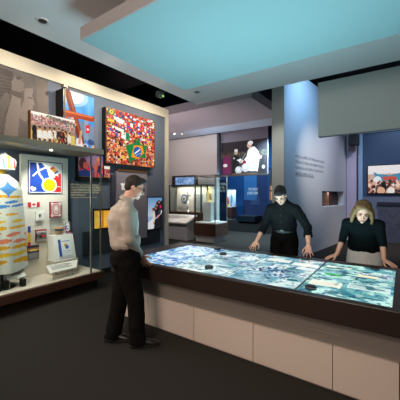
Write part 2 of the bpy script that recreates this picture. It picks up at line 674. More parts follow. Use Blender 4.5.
def screen_art(k):
    W, Hh = 100, 178
    c = Cv(W, Hh, (150, 190, 205))

    def soft(cells, seed, thr, wid, colr, al):
        v = c.vnoise(cells, 0, seed)
        m = np.clip((v - thr) / wid, 0, 1) * al
        c.a = c.a * (1 - m[..., None]) + m[..., None] * np.array(colr) / 255.0

    soft((3, 6), 10 + k, -.1, .5, (110, 170, 190), .8)
    soft((4, 8), 20 + k, -.15, .45, (226, 246, 242), .9)
    soft((6, 11), 30 + k, .15, .4, (70, 124, 146), .75)
    soft((9, 16), 40 + k, .15, .4, (238, 246, 246), .75)
    soft((14, 25), 50 + k, .2, .5, (120, 160, 165), .5)
    soft((30, 54), 60 + k, .2, .5, (240, 246, 250), .35)
    soft((16, 28), 70 + k, .5, .25, (52, 84, 130), .65)
    soft((34, 60), 80 + k, .55, .2, (110, 96, 84), .6)
    if k == 0:
        c.a = np.clip(c.a * np.array([.88, .97, 1.08]), 0, 1)
        for (x, y, w, h) in ((.12, .1, .5, .12), (.3, .3, .55, .16), (.1, .55, .6, .14), (.35, .76, .5, .16)):
            c.rect(x, y, x + w, y + h, (238, 245, 255), .6)
        soft((14, 24), 90, .3, .3, (50, 96, 196), .7)
        soft((16, 40), 91, .35, .3, (250, 255, 255), .8)
    if k == 1:
        c.speck(.45, .1, .98, .55, 60, .018, [(70, 60, 100), (130, 80, 140), (50, 60, 70), (200, 120, 140)], .6)
        c.disc(.75, .62, .07, (40, 190, 140), .016, al=.9)
        c.rect(.1, .22, .45, .34, (236, 244, 240), .5)
    if k == 2:
        c.rect(.08, .13, .5, .25, (244, 247, 238), .9)
        c.rect(.56, .17, .97, .3, (246, 248, 240), .9)
        c.rect(.6, .06, .95, .1, (240, 242, 235), .8)
        c.rect(.7, .33, .98, .42, (244, 247, 242), .85)
        c.speck(.12, .52, .7, .66, 60, .022, [(20, 40, 110), (30, 60, 130), (50, 90, 150), (20, 30, 70)], .8)
        c.speck(.45, .68, .8, .80, 36, .02, [(20, 90, 120), (40, 60, 140), (200, 240, 240)], .8)
        c.disc(.86, .78, .08, (30, 130, 140), .03)
        c.speck(.6, .0, 1, .1, 12, .02, [(220, 70, 60), (250, 240, 240)], .8)
    if k == 3:
        c.a = np.clip(c.a * np.array([.92, 1.02, .98]), 0, 1)
        c.disc(.24, .44, .13, (60, 190, 80), .03, ang=.25)
        c.disc(.32, .43, .05, (100, 215, 110), .012)
        c.rect(.05, .13, .42, .19, (246, 247, 226), .95)
        c.rect(.5, .22, .98, .4, (225, 240, 235), .5)
        c.rect(.55, .3, .8, .38, (248, 240, 208), .9)
        c.speck(.55, .2, .98, .33, 60, .014, [(120, 60, 160), (50, 70, 150), (190, 150, 210), (250, 250, 250)], .85)
        c.rect(.05, .66, .44, .80, (248, 248, 230), .95)
        c.rect(.5, .6, .97, .74, (220, 243, 238), .9)
        for i in range(5):
            c.rect(.52, .615 + i * .022, .93 - .06 * (i % 3), .623 + i * .022, (150, 175, 175), .7)
        for i in range(5):
            c.rect(.08, .68 + i * .022, .4 - .05 * (i % 2), .688 + i * .022, (190, 185, 150), .7)
        soft((8, 30), 95, .3, .3, (24, 80, 100), .6)
    c.a = np.clip((c.a - .6) * 1.12 + .53, 0, 1)
    c.jitter(.02)
    return c


sw = (SX1 - SX0) / 4
for k in range(4):
    g0, g1 = .004, .004
    g1 = .009 if k == 2 else .003
    g0 = .009 if k == 3 else .003
    x0, x1 = SX0 + sw * k + g0, SX0 + sw * (k + 1) - g1
    picture('screen', screen_art(k), (x0, SY1, zt - .003), (x1 - x0, 0, 0), (0, SY0 - SY1, 0), M_screen, t)

for k, (u, v, lb) in enumerate(((209, 268, 'round black puck on the glowing table, left of the others on the near side'),
                                (223, 254.5, 'round black puck in the left half of the glowing table, mid way across'),
                                (217.5, 249.5, 'round black puck at the far edge of the left half of the table'),
                                (310.7, 288.6, 'round black puck at the near edge of the rightmost screen'),
                                (374.8, 269.3, "round black puck near the woman's hand at the right end"),
                                (305.5, 259.3, "round black puck beside the black-shirted man's hand"))):
    r = _dir(u, v)
    s = (zt - EYE) / r.z
    q = Vector((0, 0, EYE)) + r * s
    mb = MB()
    q.y = min(q.y, 3.66)
    mb.lathe((q.x, q.y, zt - .003), [(.045, 0), (.048, .004), (.048, .02), (.043, .026), (.02, .027)], 28)
    tag(mb.build('puck', M_blacksat, smooth=False), lb, 'puck', 'pucks on the touch table')

# ================================================================== people
def remeshed(mb, name, m, parent, voxel=.007, smooth=4, wr=0.0, wscale=9.0, fac=.5, seed=0.0):
    bmesh.ops.recalc_face_normals(mb.bm, faces=mb.bm.faces[:])
    me = bpy.data.meshes.new('tmp')
    mb.bm.to_mesh(me)
    mb.bm.free()
    ob = bpy.data.objects.new('tmp', me)
    COL.objects.link(ob)
    md = ob.modifiers.new('r', 'REMESH')
    md.mode = 'VOXEL'
    md.voxel_size = voxel
    if smooth:
        sm = ob.modifiers.new('s', 'SMOOTH')
        sm.factor = fac
        sm.iterations = smooth
    dg = bpy.context.evaluated_depsgraph_get()
    dg.update()
    out = bpy.data.meshes.new_from_object(ob.evaluated_get(dg))
    bpy.data.objects.remove(ob)
    bpy.data.meshes.remove(me)
    out.name = name
    if wr > 0:
        nn = [v.normal.copy() for v in out.vertices]
        for v, n in zip(out.vertices, nn):
            p = v.co
            q = Vector((p.x * wscale, p.y * wscale, p.z * wscale * .8 + seed))
            k = noise.noise(q) + .5 * noise.noise(q * 2.1) + .35 * (1 - 2 * abs(noise.noise(q * 1.3 + Vector((5, 1, 2)))))
            v.co = p + n * (wr * k)
    for pgn in out.polygons:
        pgn.use_smooth = True
    out.materials.clear()
    out.materials.append(m)
    o = bpy.data.objects.new(name, out)
    COL.objects.link(o)
    adopt(o, parent)
    return o


def frame(f, up):
    f = Vector(f).normalized()
    up = Vector(up)
    s = f.cross(up).normalized()      # the person's right
    u = s.cross(f).normalized()
    return s, f, u


def hand(mb, wrist, hd, hn, thumb_side, curl=.5, size=1.0, spread=.12):
    """hd: direction wrist -> knuckles; hn: direction out of the back of the hand; thumb_side: unit vector towards the thumb"""
    hd = Vector(hd).normalized()
    hn = Vector(hn)
    hn = (hn - hd * hn.dot(hd)).normalized()
    ts = Vector(thumb_side)
    ts = (ts - hd * ts.dot(hd) - hn * ts.dot(hn)).normalized()
    R = Matrix((ts, hd, hn)).transposed()
    L = .088 * size
    mb.eloft([(wrist, .026 * size, .02 * size), (wrist + hd * L * .35, .036 * size, .017 * size), (wrist + hd * L * .8, .041 * size, .0145 * size),
              (wrist + hd * L, .039 * size, .012 * size)], ts)
    for k, (off, ln) in enumerate(((.029, .074), (.010, .083), (-.010, .077), (-.028, .060))):
        b = wrist + hd * (L * .93) + ts * off * size
        d = (hd + ts * (spread * (1.5 - k) * .8)).normalized()
        ang = 0
        r = (.0092 if k < 3 else .0080) * size
        mb.caps(b - hd * .03 * size, r * 1.05, b, r)
        for j, fr in enumerate((.45, .31, .24)):
            ang += curl * (.45, .55, .35)[j] + (.06 * k if j == 0 else 0)
            dd = (d * math.cos(ang) - hn * math.sin(ang)).normalized()
            e = b + dd * ln * fr * size
            mb.caps(b, r, e, r * .93)
            b = e
            r *= .93
    b = wrist + hd * L * .28 + ts * .026 * size
    d1 = (hd * .62 + ts * .75 - hn * .2).normalized()
    e = b + d1 * .042 * size
    mb.caps(b, .0125 * size, e, .0105 * size)
    d2 = (hd * .85 + ts * .42 - hn * .25).normalized()
    e2 = e + d2 * .030 * size
    mb.caps(e, .0105 * size, e2, .0095 * size)
    d3 = (hd * .95 + ts * .2 - hn * .3).normalized()
    mb.caps(e2, .0095 * size, e2 + d3 * .022 * size, .008 * size)


def head_parts(mb, c, s, f, u, k=1.0, fem=False):
    R = Matrix((s, f, u)).transposed()

    def L(x, y, z):
        return c + (s * x + f * y + u * z) * k

    mb.ell(L(0, -.014, .030), (.075 * k, .096 * k, .090 * k), R, 22, 16)
    mb.ell(L(0, .020, -.030), (.063 * k, .074 * k, .078 * k), R, 20, 14)
    jw = .050 if fem else .056
    mb.ell(L(0, .030, -.072), (jw * k, .056 * k, .046 * k), R, 18, 12)
    mb.ell(L(0, .070, -.100), (.022 * k, .018 * k, .016 * k), R)
    # brow ridge, cheeks, nose, lips, ears
    mb.ell(L(0, .076, .022), (.045 * k, .014 * k, .010 * k), R)
    for sg in (-1, 1):
        mb.ell(L(sg * .036, .066, -.030), (.020 * k, .016 * k, .018 * k), R)
        mb.ell(L(sg * .075, -.008, -.008), (.010 * k, .019 * k, .031 * k), R)
    mb.caps(L(0, .088, .008), .008 * k, L(0, .112, -.032), .0125 * k)
    for sg in (-1, 1):
        mb.ell(L(sg * .012, .098, -.036), (.009 * k, .010 * k, .008 * k), R)
    mb.ell(L(0, .086, -.062), (.022 * k, .010 * k, .006 * k), R)
    mb.ell(L(0, .084, -.074), (.019 * k, .010 * k, .006 * k), R)
    return L, R


def face_details(L, R, k, t, browc, lipc):
    we = mat('eye white', rgb(150, 140, 134), .4)
    wi = mat('iris', rgb(50, 40, 34), .2)
    mbl = mat('lips ' + str(lipc), rgb(*lipc), .45)
    for sg in (-1, 1):
        e = MB().ell(L(sg * .031, .0845, .004), (.0125 * k, .008 * k, .0065 * k), R, 14, 8).build('eye', we, t, smooth=True)
        MB().ell(L(sg * .031, .0905, .002), (.0055 * k, .0035 * k, .0055 * k), R, 12, 8).build('iris', wi, None, smooth=True)
        ir = bpy.data.objects[[o.name for o in COL.objects if o.name.startswith('iris')][-1]]
        adopt(ir, e)
        mb = MB()
        pts = [L(sg * .014, .092, .022), L(sg * .030, .0915, .028), L(sg * .047, .082, .022)]
        mb.caps(pts[0], .0035 * k, pts[1], .004 * k)
        mb.caps(pts[1], .004 * k, pts[2], .0022 * k)
        mb.build('eyebrow', mat('brow ' + str(browc), rgb(*browc), .8), t, smooth=True)
    mb = MB()
    mb.ell(L(0, .0935, -.0635), (.020 * k, .0055 * k, .0045 * k), R)
    mb.ell(L(0, .0915, -.0725), (.017 * k, .0055 * k, .005 * k), R)
    mb.build('lips', mbl, t, smooth=True)


def torso(mb, J, e, fem=False, z0=None):
    """pelvis to neck base as one loft; e widens it"""
    hp, ch, nk = J['hip'], J['chest'], J['neck']
    sh, sc = J['side_hip'], J['side_chest']
    wa = hp.lerp(ch, .42)
    k = J.get('k', 1.0)
    up_t = (ch - hp).normalized()
    fwd = J['f']
    if fem:
        secs = [(hp - up_t * .10 * k, .150, .105), (hp, .172, .118), (wa, .132, .098), (wa.lerp(ch, .55), .150, .112),
                (ch + fwd * .012, .165, .122), (ch.lerp(nk, .55), .150, .092), (ch.lerp(nk, .85), .09, .066), (nk, .056, .056)]
    else:
        secs = [(hp - up_t * .10 * k, .150, .110), (hp, .168, .122), (wa, .156, .112), (wa.lerp(ch, .55), .168, .120),
                (ch, .185, .128), (ch.lerp(nk, .5), .172, .104), (ch.lerp(nk, .8), .105, .074), (nk, .064, .064)]
    if z0 == 'waist':
        secs = secs[1:]
        if not fem:
            secs[0] = (secs[0][0], .140, .098)
    dd_ = J.get('deep', 0)
    secs = [(c, a, b + dd_) if 0 < i < len(secs) - 2 else (c, a, b) for i, (c, a, b) in enumerate(secs)]
    secs = [(c, (a + e) * k, (b + e) * k) for c, a, b in secs]
    sides = [sh.lerp(sc, min(1, i / 3)).normalized() for i in range(len(secs))]
    mb.eloft(secs, sides, 26)
    for s_ in ('R', 'L'):
        S = J['sho' + s_]
        mb.caps(ch.lerp(nk, .45), .075 * k + e, S, .058 * k + e)
        mb.caps(ch.lerp(nk, .92), .040 * k + e, S, .050 * k + e)


def limb(mb, pts, rads, c0=True, c1=True):
    for i in range(len(pts) - 1):
        mb.caps(pts[i], rads[i], pts[i + 1], rads[i + 1], c0 or i > 0, c1 or i < len(pts) - 2)


def person_body(t, J, fem=False):
    mb = MB()
    k = J.get('k', 1.0)
    torso(mb, J, -.010, fem)
    s, f, u = frame(J['face'], J['hup'])
    L, R = head_parts(mb, J['head'], s, f, u, 1.0, fem)
    nr = .048 if fem else .058
    mb.caps(J['neck'] - Vector((0, 0, .03)), nr * k * 1.1, L(0, -.022, -.045), nr * k)
    for a in 'RL':
        sh, el, wr = J['sho' + a], J['elb' + a], J['wri' + a]
        mid = el.lerp(wr, .35)
        if fem:
            limb(mb, [sh, sh.lerp(el, .5), el, mid, wr], [.044 * k, .040 * k, .034 * k, .034 * k, .024 * k])
        else:
            limb(mb, [sh, sh.lerp(el, .5), el, mid, wr], [.050 * k, .047 * k, .040 * k, .040 * k, .028 * k])
        hand(mb, wr, *J['hand' + a])
        hj, kn, an = J['leg' + a], J['kne' + a], J['ank' + a]
        limb(mb, [hj, hj.lerp(kn, .5), kn, kn.lerp(an, .35), an], [.082 * k, .072 * k, .052 * k, .053 * k, .036 * k])
        ft = J['toe' + a]
        mb.caps(an - Vector((0, 0, .03)), .032, an + (ft - an) * .5 + Vector((0, 0, -.05)), .02)
    remeshed(mb, 'body', M_skin, t, .0062, 3)
    return L, R


def trousers(t, J, m, waist=.0, seed=0.):
    mb = MB()
    k = J.get('k', 1.)
    hp, ch = J['hip'], J['chest']
    up_t = (ch - hp).normalized()
    sh = J['side_hip']
    mb.eloft([(hp - up_t * .14, .125 * k, .105 * k), (hp - up_t * .06, .186 * k, .140 * k + J.get('deep', 0)), (hp + up_t * .02, .184 * k, .138 * k + J.get('deep', 0)),
              (hp + up_t * (.10 + waist), .172 * k, .126 * k)], sh, 26)
    for a in 'RL':
        hj, kn, an = J['leg' + a], J['kne' + a], J['ank' + a]
        lo = an + Vector((0, 0, -.06))
        limb(mb, [hj, hj.lerp(kn, .5), kn, kn.lerp(lo, .4), lo], [.112 * k, .106 * k, .092 * k, .088 * k, .084 * k], True, False)
    return remeshed(mb, 'trousers', m, t, .0085, 4, wr=.006, wscale=11, seed=seed)


def shoe(t, J, a, m):
    an, toe = J['ank' + a], J['toe' + a]
    d = Vector((toe.x - an.x, toe.y - an.y, 0)).normalized()
    s = d.cross(Vector((0, 0, 1)))
    g = Vector((an.x, an.y, 0))
    mb = MB()
    secs = []
    for (x, w, h, zc) in ((-.085, .022, .030, .04), (-.07, .034, .042, .05), (-.03, .038, .05, .058), (.03, .038, .052, .056), (.09, .044, .036, .042),
                          (.15, .048, .028, .033), (.195, .038, .022, .028), (.218, .016, .014, .024)):
        secs.append((g + d * x + Vector((0, 0, zc)), w, h))
    mb.eloft(secs, s, 18)
    mb.caps(an + Vector((0, 0, -.02)), .042, an + Vector((0, 0, .05)), .045)
    o = remeshed(mb, 'shoe', m, t, .007, 3)
    mb = MB()
    pts = [(-.092, .02), (-.075, .036), (-.02, .038), (.04, .038), (.10, .047), (.16, .048), (.205, .034), (.222, .012)]
    poly = [g + d * x + s * w for x, w in pts] + [g + d * x - s * w for x, w in reversed(pts)]
    mb.prism([p + Vector((0, 0, .001)) for p in poly], (0, 0, .024))
    sl = mb.build('sole', mat('shoe sole', rgb(22, 18, 16), .6), None, bevel=.003)
    adopt(sl, o)


def sleeve(mb, J, a, e, upto=1.0, flare=0.0, fem=False):
    k = J.get('k', 1.)
    sh, el, wr = J['sho' + a], J['elb' + a], J['wri' + a]
    b = .0 if not fem else -.006
    if upto >= 1.0:
        end = el.lerp(wr, upto - 1.0)
        limb(mb, [sh, sh.lerp(el, .5), el, end], [.060 * k + e + b, .055 * k + e + b, .048 * k + e + b, .040 * k + e + b + flare], True, False)


# ---------------------------------------------------------------- man at the left, white shirt, seen from his right
def build_man_left():
    t = thing('person', 'man in white shirt, black trousers and glasses standing at the left end of the table', 'person', (-2.44, 2.05, 0))
    f = Vector((.56, .83, 0)).normalized()
    sr = Vector((f.y, -f.x, 0))
    J = {'k': 1.0, 'f': f, 'deep': .026}
    J['hip'] = at(125.5, 256, 3.16)
    J['chest'] = at(123.0, 219, 3.16)
    J['neck'] = at(126, 200.5, 3.16)
    J['side_hip'] = sr
    J['side_chest'] = sr
    J['head'] = at(135, 187.6, 3.18)
    J['face'] = Vector((.66, .62, -.36))
    J['hup'] = Vector((0, 0, 1))
    J['shoR'] = J['chest'] + sr * .19 + Vector((0, 0, .075)) + f * .01
    J['shoL'] = J['chest'] - sr * .19 + Vector((0, 0, .075))
    J['wriR'] = Vector((-2.41, 2.275, .905))
    J['elbR'] = at(129.5, 239.5, 2.98)
    J['elbL'] = J['shoL'] + Vector((0, 0, -.30)) - sr * .03
    J['wriL'] = J['elbL'] + Vector((0, 0, -.25)) + f * .08
    J['handR'] = (Vector((.30, .38, -.80)), Vector((.45, -.75, .0)), Vector((.75, .45, .45)), .30, 1.08, .22)
    J['handL'] = (Vector((.1, .1, -.95)), -sr, f.copy(), .5, 1.0, .1)
    J['legR'] = J['hip'] + sr * .09 + Vector((0, 0, -.06))
    J['legL'] = J['hip'] - sr * .09 + Vector((0, 0, -.06))
    J['ankR'] = Vector((-2.262, 2.105, .095))
    J['ankL'] = Vector((-2.575, 2.03, .095))
    J['kneR'] = J['legR'].lerp(J['ankR'], .5) + f * .035
    J['kneL'] = J['legL'].lerp(J['ankL'], .5) + f * .02
    J['toeR'] = J['ankR'] + Vector((.72, .69, 0)) * .2
    J['toeL'] = J['ankL'] + Vector((.80, .60, 0)) * .2
    L, R = person_body(t, J)
    face_details(L, R, 1.0, t, (40, 30, 25), (150, 90, 85))
    # hair
    mb = MB()
    mb.ell(L(0, -.026, .046), (.081, .099, .086), R, 22, 16)
    mb.ell(L(0, -.060, .0), (.072, .058, .075), R, 18, 12)
    mb.ell(L(0, .045, .092), (.058, .052, .036), R, 18, 12)
    for sg in (-1, 1):
        mb.ell(L(sg * .068, -.006, .03), (.012, .03, .04), R)
    remeshed(mb, 'hair', mat('dark brown hair', rgb(40, 30, 26), .75, noise_amt=.3, noise_scale=60), t, .006, 2, wr=.004, wscale=40)
    # glasses
    mb = MB()
    for sg in (-1, 1):
        q = [L(sg * (.032 + .023 * math.cos(2 * PI * i / 16)), .103, .004 + .017 * math.sin(2 * PI * i / 16)) for i in range(17)]
        for a, b in zip(q, q[1:]):
            mb.tube(a, b, .0025, n=6)
        mb.tube(L(sg * .056, .104, .008), L(sg * .079, -.005, .012), .0028, n=6)
    mb.tube(L(-.009, .106, .008), L(.009, .106, .008), .0025, n=6)
    mb.build('glasses', mat('black frames', rgb(10, 10, 10), .6, spec=.15), t)
    # shirt
    M_shirt = mat('white shirt cotton', rgb(176, 164, 152), .9, noise_amt=.03, spec=.15, bump=.15, bump_scale=90)
    mb = MB()
    torso(mb, J, .012, False, 'waist')
    for a in 'RL':
        sleeve(mb, J, a, .006, 1.97)
    mb.eloft([(J['hip'] + Vector((0, 0, .07)), .160, .128), (J['hip'] + Vector((0, 0, .125)), .186, .158), (J['hip'] + Vector((0, 0, .22)), .182, .160)], sr)
    o = remeshed(mb, 'shirt', M_shirt, t, .0085, 4, wr=.007, wscale=10, seed=3)
    mb = MB()
    nk = J['neck']
    ax = (L(0, -.02, -.06) - nk).normalized()
    rr = []
    for (h, r) in ((-.012, .074), (.012, .073), (.034, .069), (.034, .065), (.0, .066)):
        rr.append([nk + ax * h + sr * r * math.cos(2 * PI * i / 26) + ax.cross(sr) * (r * 1.06) * math.sin(2 * PI * i / 26) for i in range(26)])
    mb.rings(rr, cap=False)
    c = mb.build('collar', M_shirt, None, smooth=True)
    adopt(c, o)
    for a in 'RL':
        el, wr = J['elb' + a], J['wri' + a]
        d = (wr - el).normalized()
        mb = MB().tube(wr - d * .055, wr - d * .002, .042, .039, 22)
        c = mb.build('cuff', M_shirt, None, smooth=False, bevel=.004)
        adopt(c, o)
    trousers(t, J, mat('black trousers', rgb(15, 13, 12), .9, spec=.1, noise_amt=.15, noise_scale=40), .0, 5)
    up_t = (J['chest'] - J['hip']).normalized()
    mb = MB()
    mb.eloft([(J['hip'] + up_t * .082, .178, .132), (J['hip'] + up_t * .112, .176, .130)], sr, 30)
    mb.build('belt', mat('black leather', rgb(18, 15, 14), .4), t)
    M_shoe = mat('black shoe leather', rgb(20, 17, 15), .35)
    for a in 'RL':
        shoe(t, J, a, M_shoe)


# ---------------------------------------------------------------- man behind the table, black shirt
def build_man_back():
    t = thing('person', 'man in black shirt with rolled sleeves leaning on the far side of the table', 'person', (-1.42, 4.12, 0))
    f = Vector((.06, -1, 0)).normalized()
    s, f, u = frame(f, (0, 0, 1))
    J = {'k': 1.0, 'f': f}
    J['hip'] = Vector((-1.42, 4.17, 1.00))
    J['chest'] = Vector((-1.405, 4.09, 1.345))
    J['neck'] = Vector((-1.395, 4.02, 1.49))
    J['side_hip'] = s
    J['side_chest'] = s
    J['head'] = Vector((-1.392, 3.925, 1.578))
    J['face'] = Vector((.06, -.64, -.74))
    J['hup'] = Vector((0, 0, 1))
    J['shoR'] = Vector((-1.585, 4.05, 1.375))
    J['shoL'] = Vector((-1.215, 4.05, 1.375))
    J['elbR'] = Vector((-1.655, 4.03, 1.15))
    J['elbL'] = Vector((-1.055, 4.03, 1.15))
    J['wriR'] = Vector((-1.705, 3.85, .930))
    J['wriL'] = Vector((-1.00, 3.875, .935))
    J['handR'] = (Vector((-.22, -.62, -.62)), Vector((0, -.55, .8)), Vector((1, 0, 0)), .10, 1.05, .42)
    J['handL'] = (Vector((.12, -.50, -.68)), Vector((0, -.60, .75)), Vector((-1, 0, 0)), .10, 1.05, .42)
    for a, sg in (('R', 1), ('L', -1)):
        J['leg' + a] = J['hip'] + s * (.09 * sg) + Vector((0, 0, -.06))
        J['ank' + a] = J['hip'] * 1 + s * (.11 * sg) + Vector((0, .02, -1.00 + .095))
        J['kne' + a] = J['leg' + a].lerp(J['ank' + a], .5) + f * .03
        J['toe' + a] = J['ank' + a] + f * .2
    L, R = person_body(t, J)
    face_details(L, R, 1.0, t, (35, 28, 24), (160, 100, 95))
    mb = MB()
    mb.ell(L(0, -.024, .046), (.081, .099, .086), R, 22, 16)
    mb.ell(L(0, -.060, .0), (.072, .056, .075), R, 18, 12)
    mb.ell(L(0, .040, .090), (.060, .050, .036), R, 18, 12)
    for sg in (-1, 1):
        mb.ell(L(sg * .069, -.006, .03), (.012, .032, .045), R)
    remeshed(mb, 'hair', mat('black brown hair', rgb(30, 24, 22), .75, noise_amt=.3, noise_scale=60), t, .006, 2, wr=.004, wscale=40)
    M_sh = mat('black shirt cotton', rgb(15, 19, 21), .85, spec=.15, noise_amt=.1, noise_scale=20)
    mb = MB()
    torso(mb, J, .014, False, 'waist')
    for a in 'RL':
        sleeve(mb, J, a, .008, 1.50)
    up_t = (J['chest'] - J['hip']).normalized()
    mb.eloft([(J['hip'] + up_t * .07, .160, .116), (J['hip'] + up_t * .14, .190, .146), (J['hip'] + up_t * .24, .180, .135)], s)
    o = remeshed(mb, 'shirt', M_sh, t, .0085, 4, wr=.009, wscale=9, seed=11)
    for a in 'RL':
        el, wr = J['elb' + a], J['wri' + a]
        d = (wr - el).normalized()
        e = el.lerp(wr, .5)
        mb = MB().tube(e - d * .05, e + d * .012, .055, .060, 22)
        c = mb.build('rolled_cuff', M_sh, None, bevel=.006)
        adopt(c, o)
    # collar: two open flaps around the neck
    mb = MB()
    nk = J['neck']
    ax = (L(0, -.02, -.06) - nk).normalized()
    b_ = ax.cross(s)
    for sg in (-1, 1):
        rr = []
        for i in range(13):
            an = PI * (.5 + sg * (-1 + i / 12 * .86))
            rad = s * math.cos(an) + b_ * math.sin(an) * 1.05
            drop = (i / 12) ** 3 * .07
            p0 = nk + rad * .068 + ax * (.04 - drop * .4) 
            p1 = nk + rad * (.086 + .02 * (i / 12) ** 2) + ax * (-.006 - drop)
            rr.append((p0, p1))
        for (a0, a1), (b0, b1) in zip(rr, rr[1:]):
            nn = (a1 - a0).cross(b0 - a0).normalized() * .004
            mb.prism([a0, a1, b1, b0], nn)
    c = mb.build('collar', M_sh, None)
    adopt(c, o)
    # placket buttons
    for i in range(4):
        p = J['chest'].lerp(J['hip'], -.12 + .27 * i) + f * .146
        mbb = MB().ell(p, (.006, .004, .006))
        bt = mbb.build('button', mat('shirt button', rgb(60, 64, 66), .3), None)
        adopt(bt, o)
    trousers(t, J, mat('charcoal trousers', rgb(13, 13, 14), .9, spec=.1, noise_amt=.15, noise_scale=40), .0, 15)
    mb = MB()
    mb.eloft([(J['hip'] + up_t * .072, .180, .134), (J['hip'] + up_t * .108, .178, .132)], s, 30)
    b = mb.build('belt', mat('dark belt leather', rgb(22, 25, 30), .35), t)
    p = J['hip'] + up_t * .09 + f * .134
    mb = MB().box(p.x - .022, p.x + .022, p.y - .004, p.y + .006, p.z - .018, p.z + .018)
    bk = mb.build('buckle', M_steel, None, bevel=.003)
    adopt(bk, b)
    M_shoe = mat('black shoe leather', rgb(20, 17, 15), .35)
    for a in 'RL':
        shoe(t, J, a, M_shoe)


# ---------------------------------------------------------------- woman at the right
def build_woman():
    t = thing('person', 'woman in dark sweater and pale skirt leaning over the right end of the table', 'person', (-.40, 4.2, 0))
    f = Vector((.02, -1, 0)).normalized()
    s, f, u = frame(f, (0, 0, 1))
    J = {'k': .95, 'f': f}
    J['hip'] = Vector((-.40, 4.22, .93))
    J['chest'] = Vector((-.40, 4.05, 1.19))
    J['neck'] = Vector((-.395, 3.965, 1.305))
    J['side_hip'] = s
    J['side_chest'] = s
    J['head'] = Vector((-.385, 3.865, 1.385))
    J['face'] = Vector((.10, -.80, -.54))
    J['hup'] = Vector((.08, 0, 1))
    J['shoR'] = Vector((-.57, 4.01, 1.225))
    J['shoL'] = Vector((-.235, 4.01, 1.225))
    J['elbR'] = Vector((-.62, 4.00, 1.03))
    J['elbL'] = Vector((-.195, 3.98, 1.02))
    J['wriR'] = Vector((-.665, 3.87, .850))
    J['wriL'] = Vector((-.175, 3.86, .850))
    J['handR'] = (Vector((-.72, -.50, -.28)), Vector((0, -.1, 1)), Vector((.55, -.8, 0)), .06, .96, .22)
    J['handL'] = (Vector((.72, -.55, -.28)), Vector((0, -.1, 1)), Vector((-.55, -.8, 0)), .06, .96, .22)
    for a, sg in (('R', 1), ('L', -1)):
        J['leg' + a] = J['hip'] + s * (.085 * sg) + Vector((0, 0, -.06))
        J['ank' + a] = Vector((J['hip'].x, J['hip'].y, .085)) + s * (.09 * sg)
        J['kne' + a] = J['leg' + a].lerp(J['ank' + a], .5) + f * .03
        J['toe' + a] = J['ank' + a] + f * .2
    L, R = person_body(t, J, True)
    k = 1.0
    J['k'] = .95
    face_details(L, R, k, t, (110, 84, 60), (170, 96, 96))
    # bob: crown plus side and back curtains, parted over the face
    mb = MB()
    mb.ell(L(0, -.030, .044), (.090, .100, .088), R, 22, 16)
    mb.ell(L(0, -.065, -.02), (.088, .062, .105), R, 18, 12)
    mb.ell(L(.02, .026, .096), (.060, .046, .030), R, 18, 12)
    for sg in (-1, 1):
        mb.caps(L(.02 + sg * .030, .050, .092), .018, L(sg * .078, .034, .03), .020)
        mb.caps(L(sg * .078, .034, .03), .020, L(sg * .098, .022, -.06), .024)
        mb.caps(L(sg * .098, .022, -.06), .024, L(sg * .104, .032, -.135), .016)
        mb.caps(L(sg * .080, -.005, .03), .030, L(sg * .100, -.010, -.07), .034)
        mb.caps(L(sg * .100, -.010, -.07), .034, L(sg * .100, -.002, -.140), .022)
        mb.caps(L(sg * .05, -.05, .0), .050, L(sg * .068, -.05, -.13), .036)
    mb.caps(L(0, -.07, -.05), .05, L(0, -.065, -.14), .036)
    remeshed(mb, 'hair', mat('dark blond hair', rgb(118, 90, 54), .6, noise_amt=.4, noise_scale=30, stretch=(6, 6, .7)), t, .006, 2, wr=.004, wscale=26)
    M_sw = mat('dark teal knit', rgb(13, 22, 24), .95, spec=.1, noise_amt=.12, noise_scale=40, bump=.3, bump_scale=160)
    mb = MB()
    torso(mb, J, .014, True, 'waist')
    for a in 'RL':
        sleeve(mb, J, a, .007, 1.28, fem=True)
    up_t = (J['chest'] - J['hip']).normalized()
    mb.eloft([(J['hip'] + up_t * .005, .204, .158), (J['hip'] + up_t * .1, .184, .142), (J['hip'] + up_t * .2, .164, .125)], s)
    # cowl neckline
    for i in range(24):
        a0, a1 = 2 * PI * i / 24, 2 * PI * (i + 1) / 24
        q = []
        for a in (a0, a1):
            q.append(J['neck'] + Vector((0, 0, -.005)) + s * .082 * math.cos(a) + f * (.085 * math.sin(a) + .008) + Vector((0, 0, -.035 * math.sin(a))))
        mb.caps(q[0], .027, q[1], .027)
    remeshed(mb, 'sweater', M_sw, t, .0085, 4, wr=.006, wscale=9, seed=21)
    M_sk = mat('pale grey skirt', rgb(196, 200, 198), .85, noise_amt=.03)
    mb = MB()
    hp = J['hip']
    mb.eloft([(Vector((hp.x, hp.y, .45)), .22, .18), (Vector((hp.x, hp.y, .62)), .215, .175), (hp + Vector((0, 0, -.1)), .200, .158),
              (hp + Vector((0, -.01, .0)), .182, .140), (hp + up_t * .09, .165, .122)], s, 30)
    remeshed(mb, 'skirt', M_sk, t, .0085, 4, wr=.008, wscale=7, seed=31)
    M_shoe = mat('black shoe leather', rgb(20, 17, 15), .35)
    for a in 'RL':
        shoe(t, J, a, M_shoe)


build_man_left()
build_man_back()
build_woman()
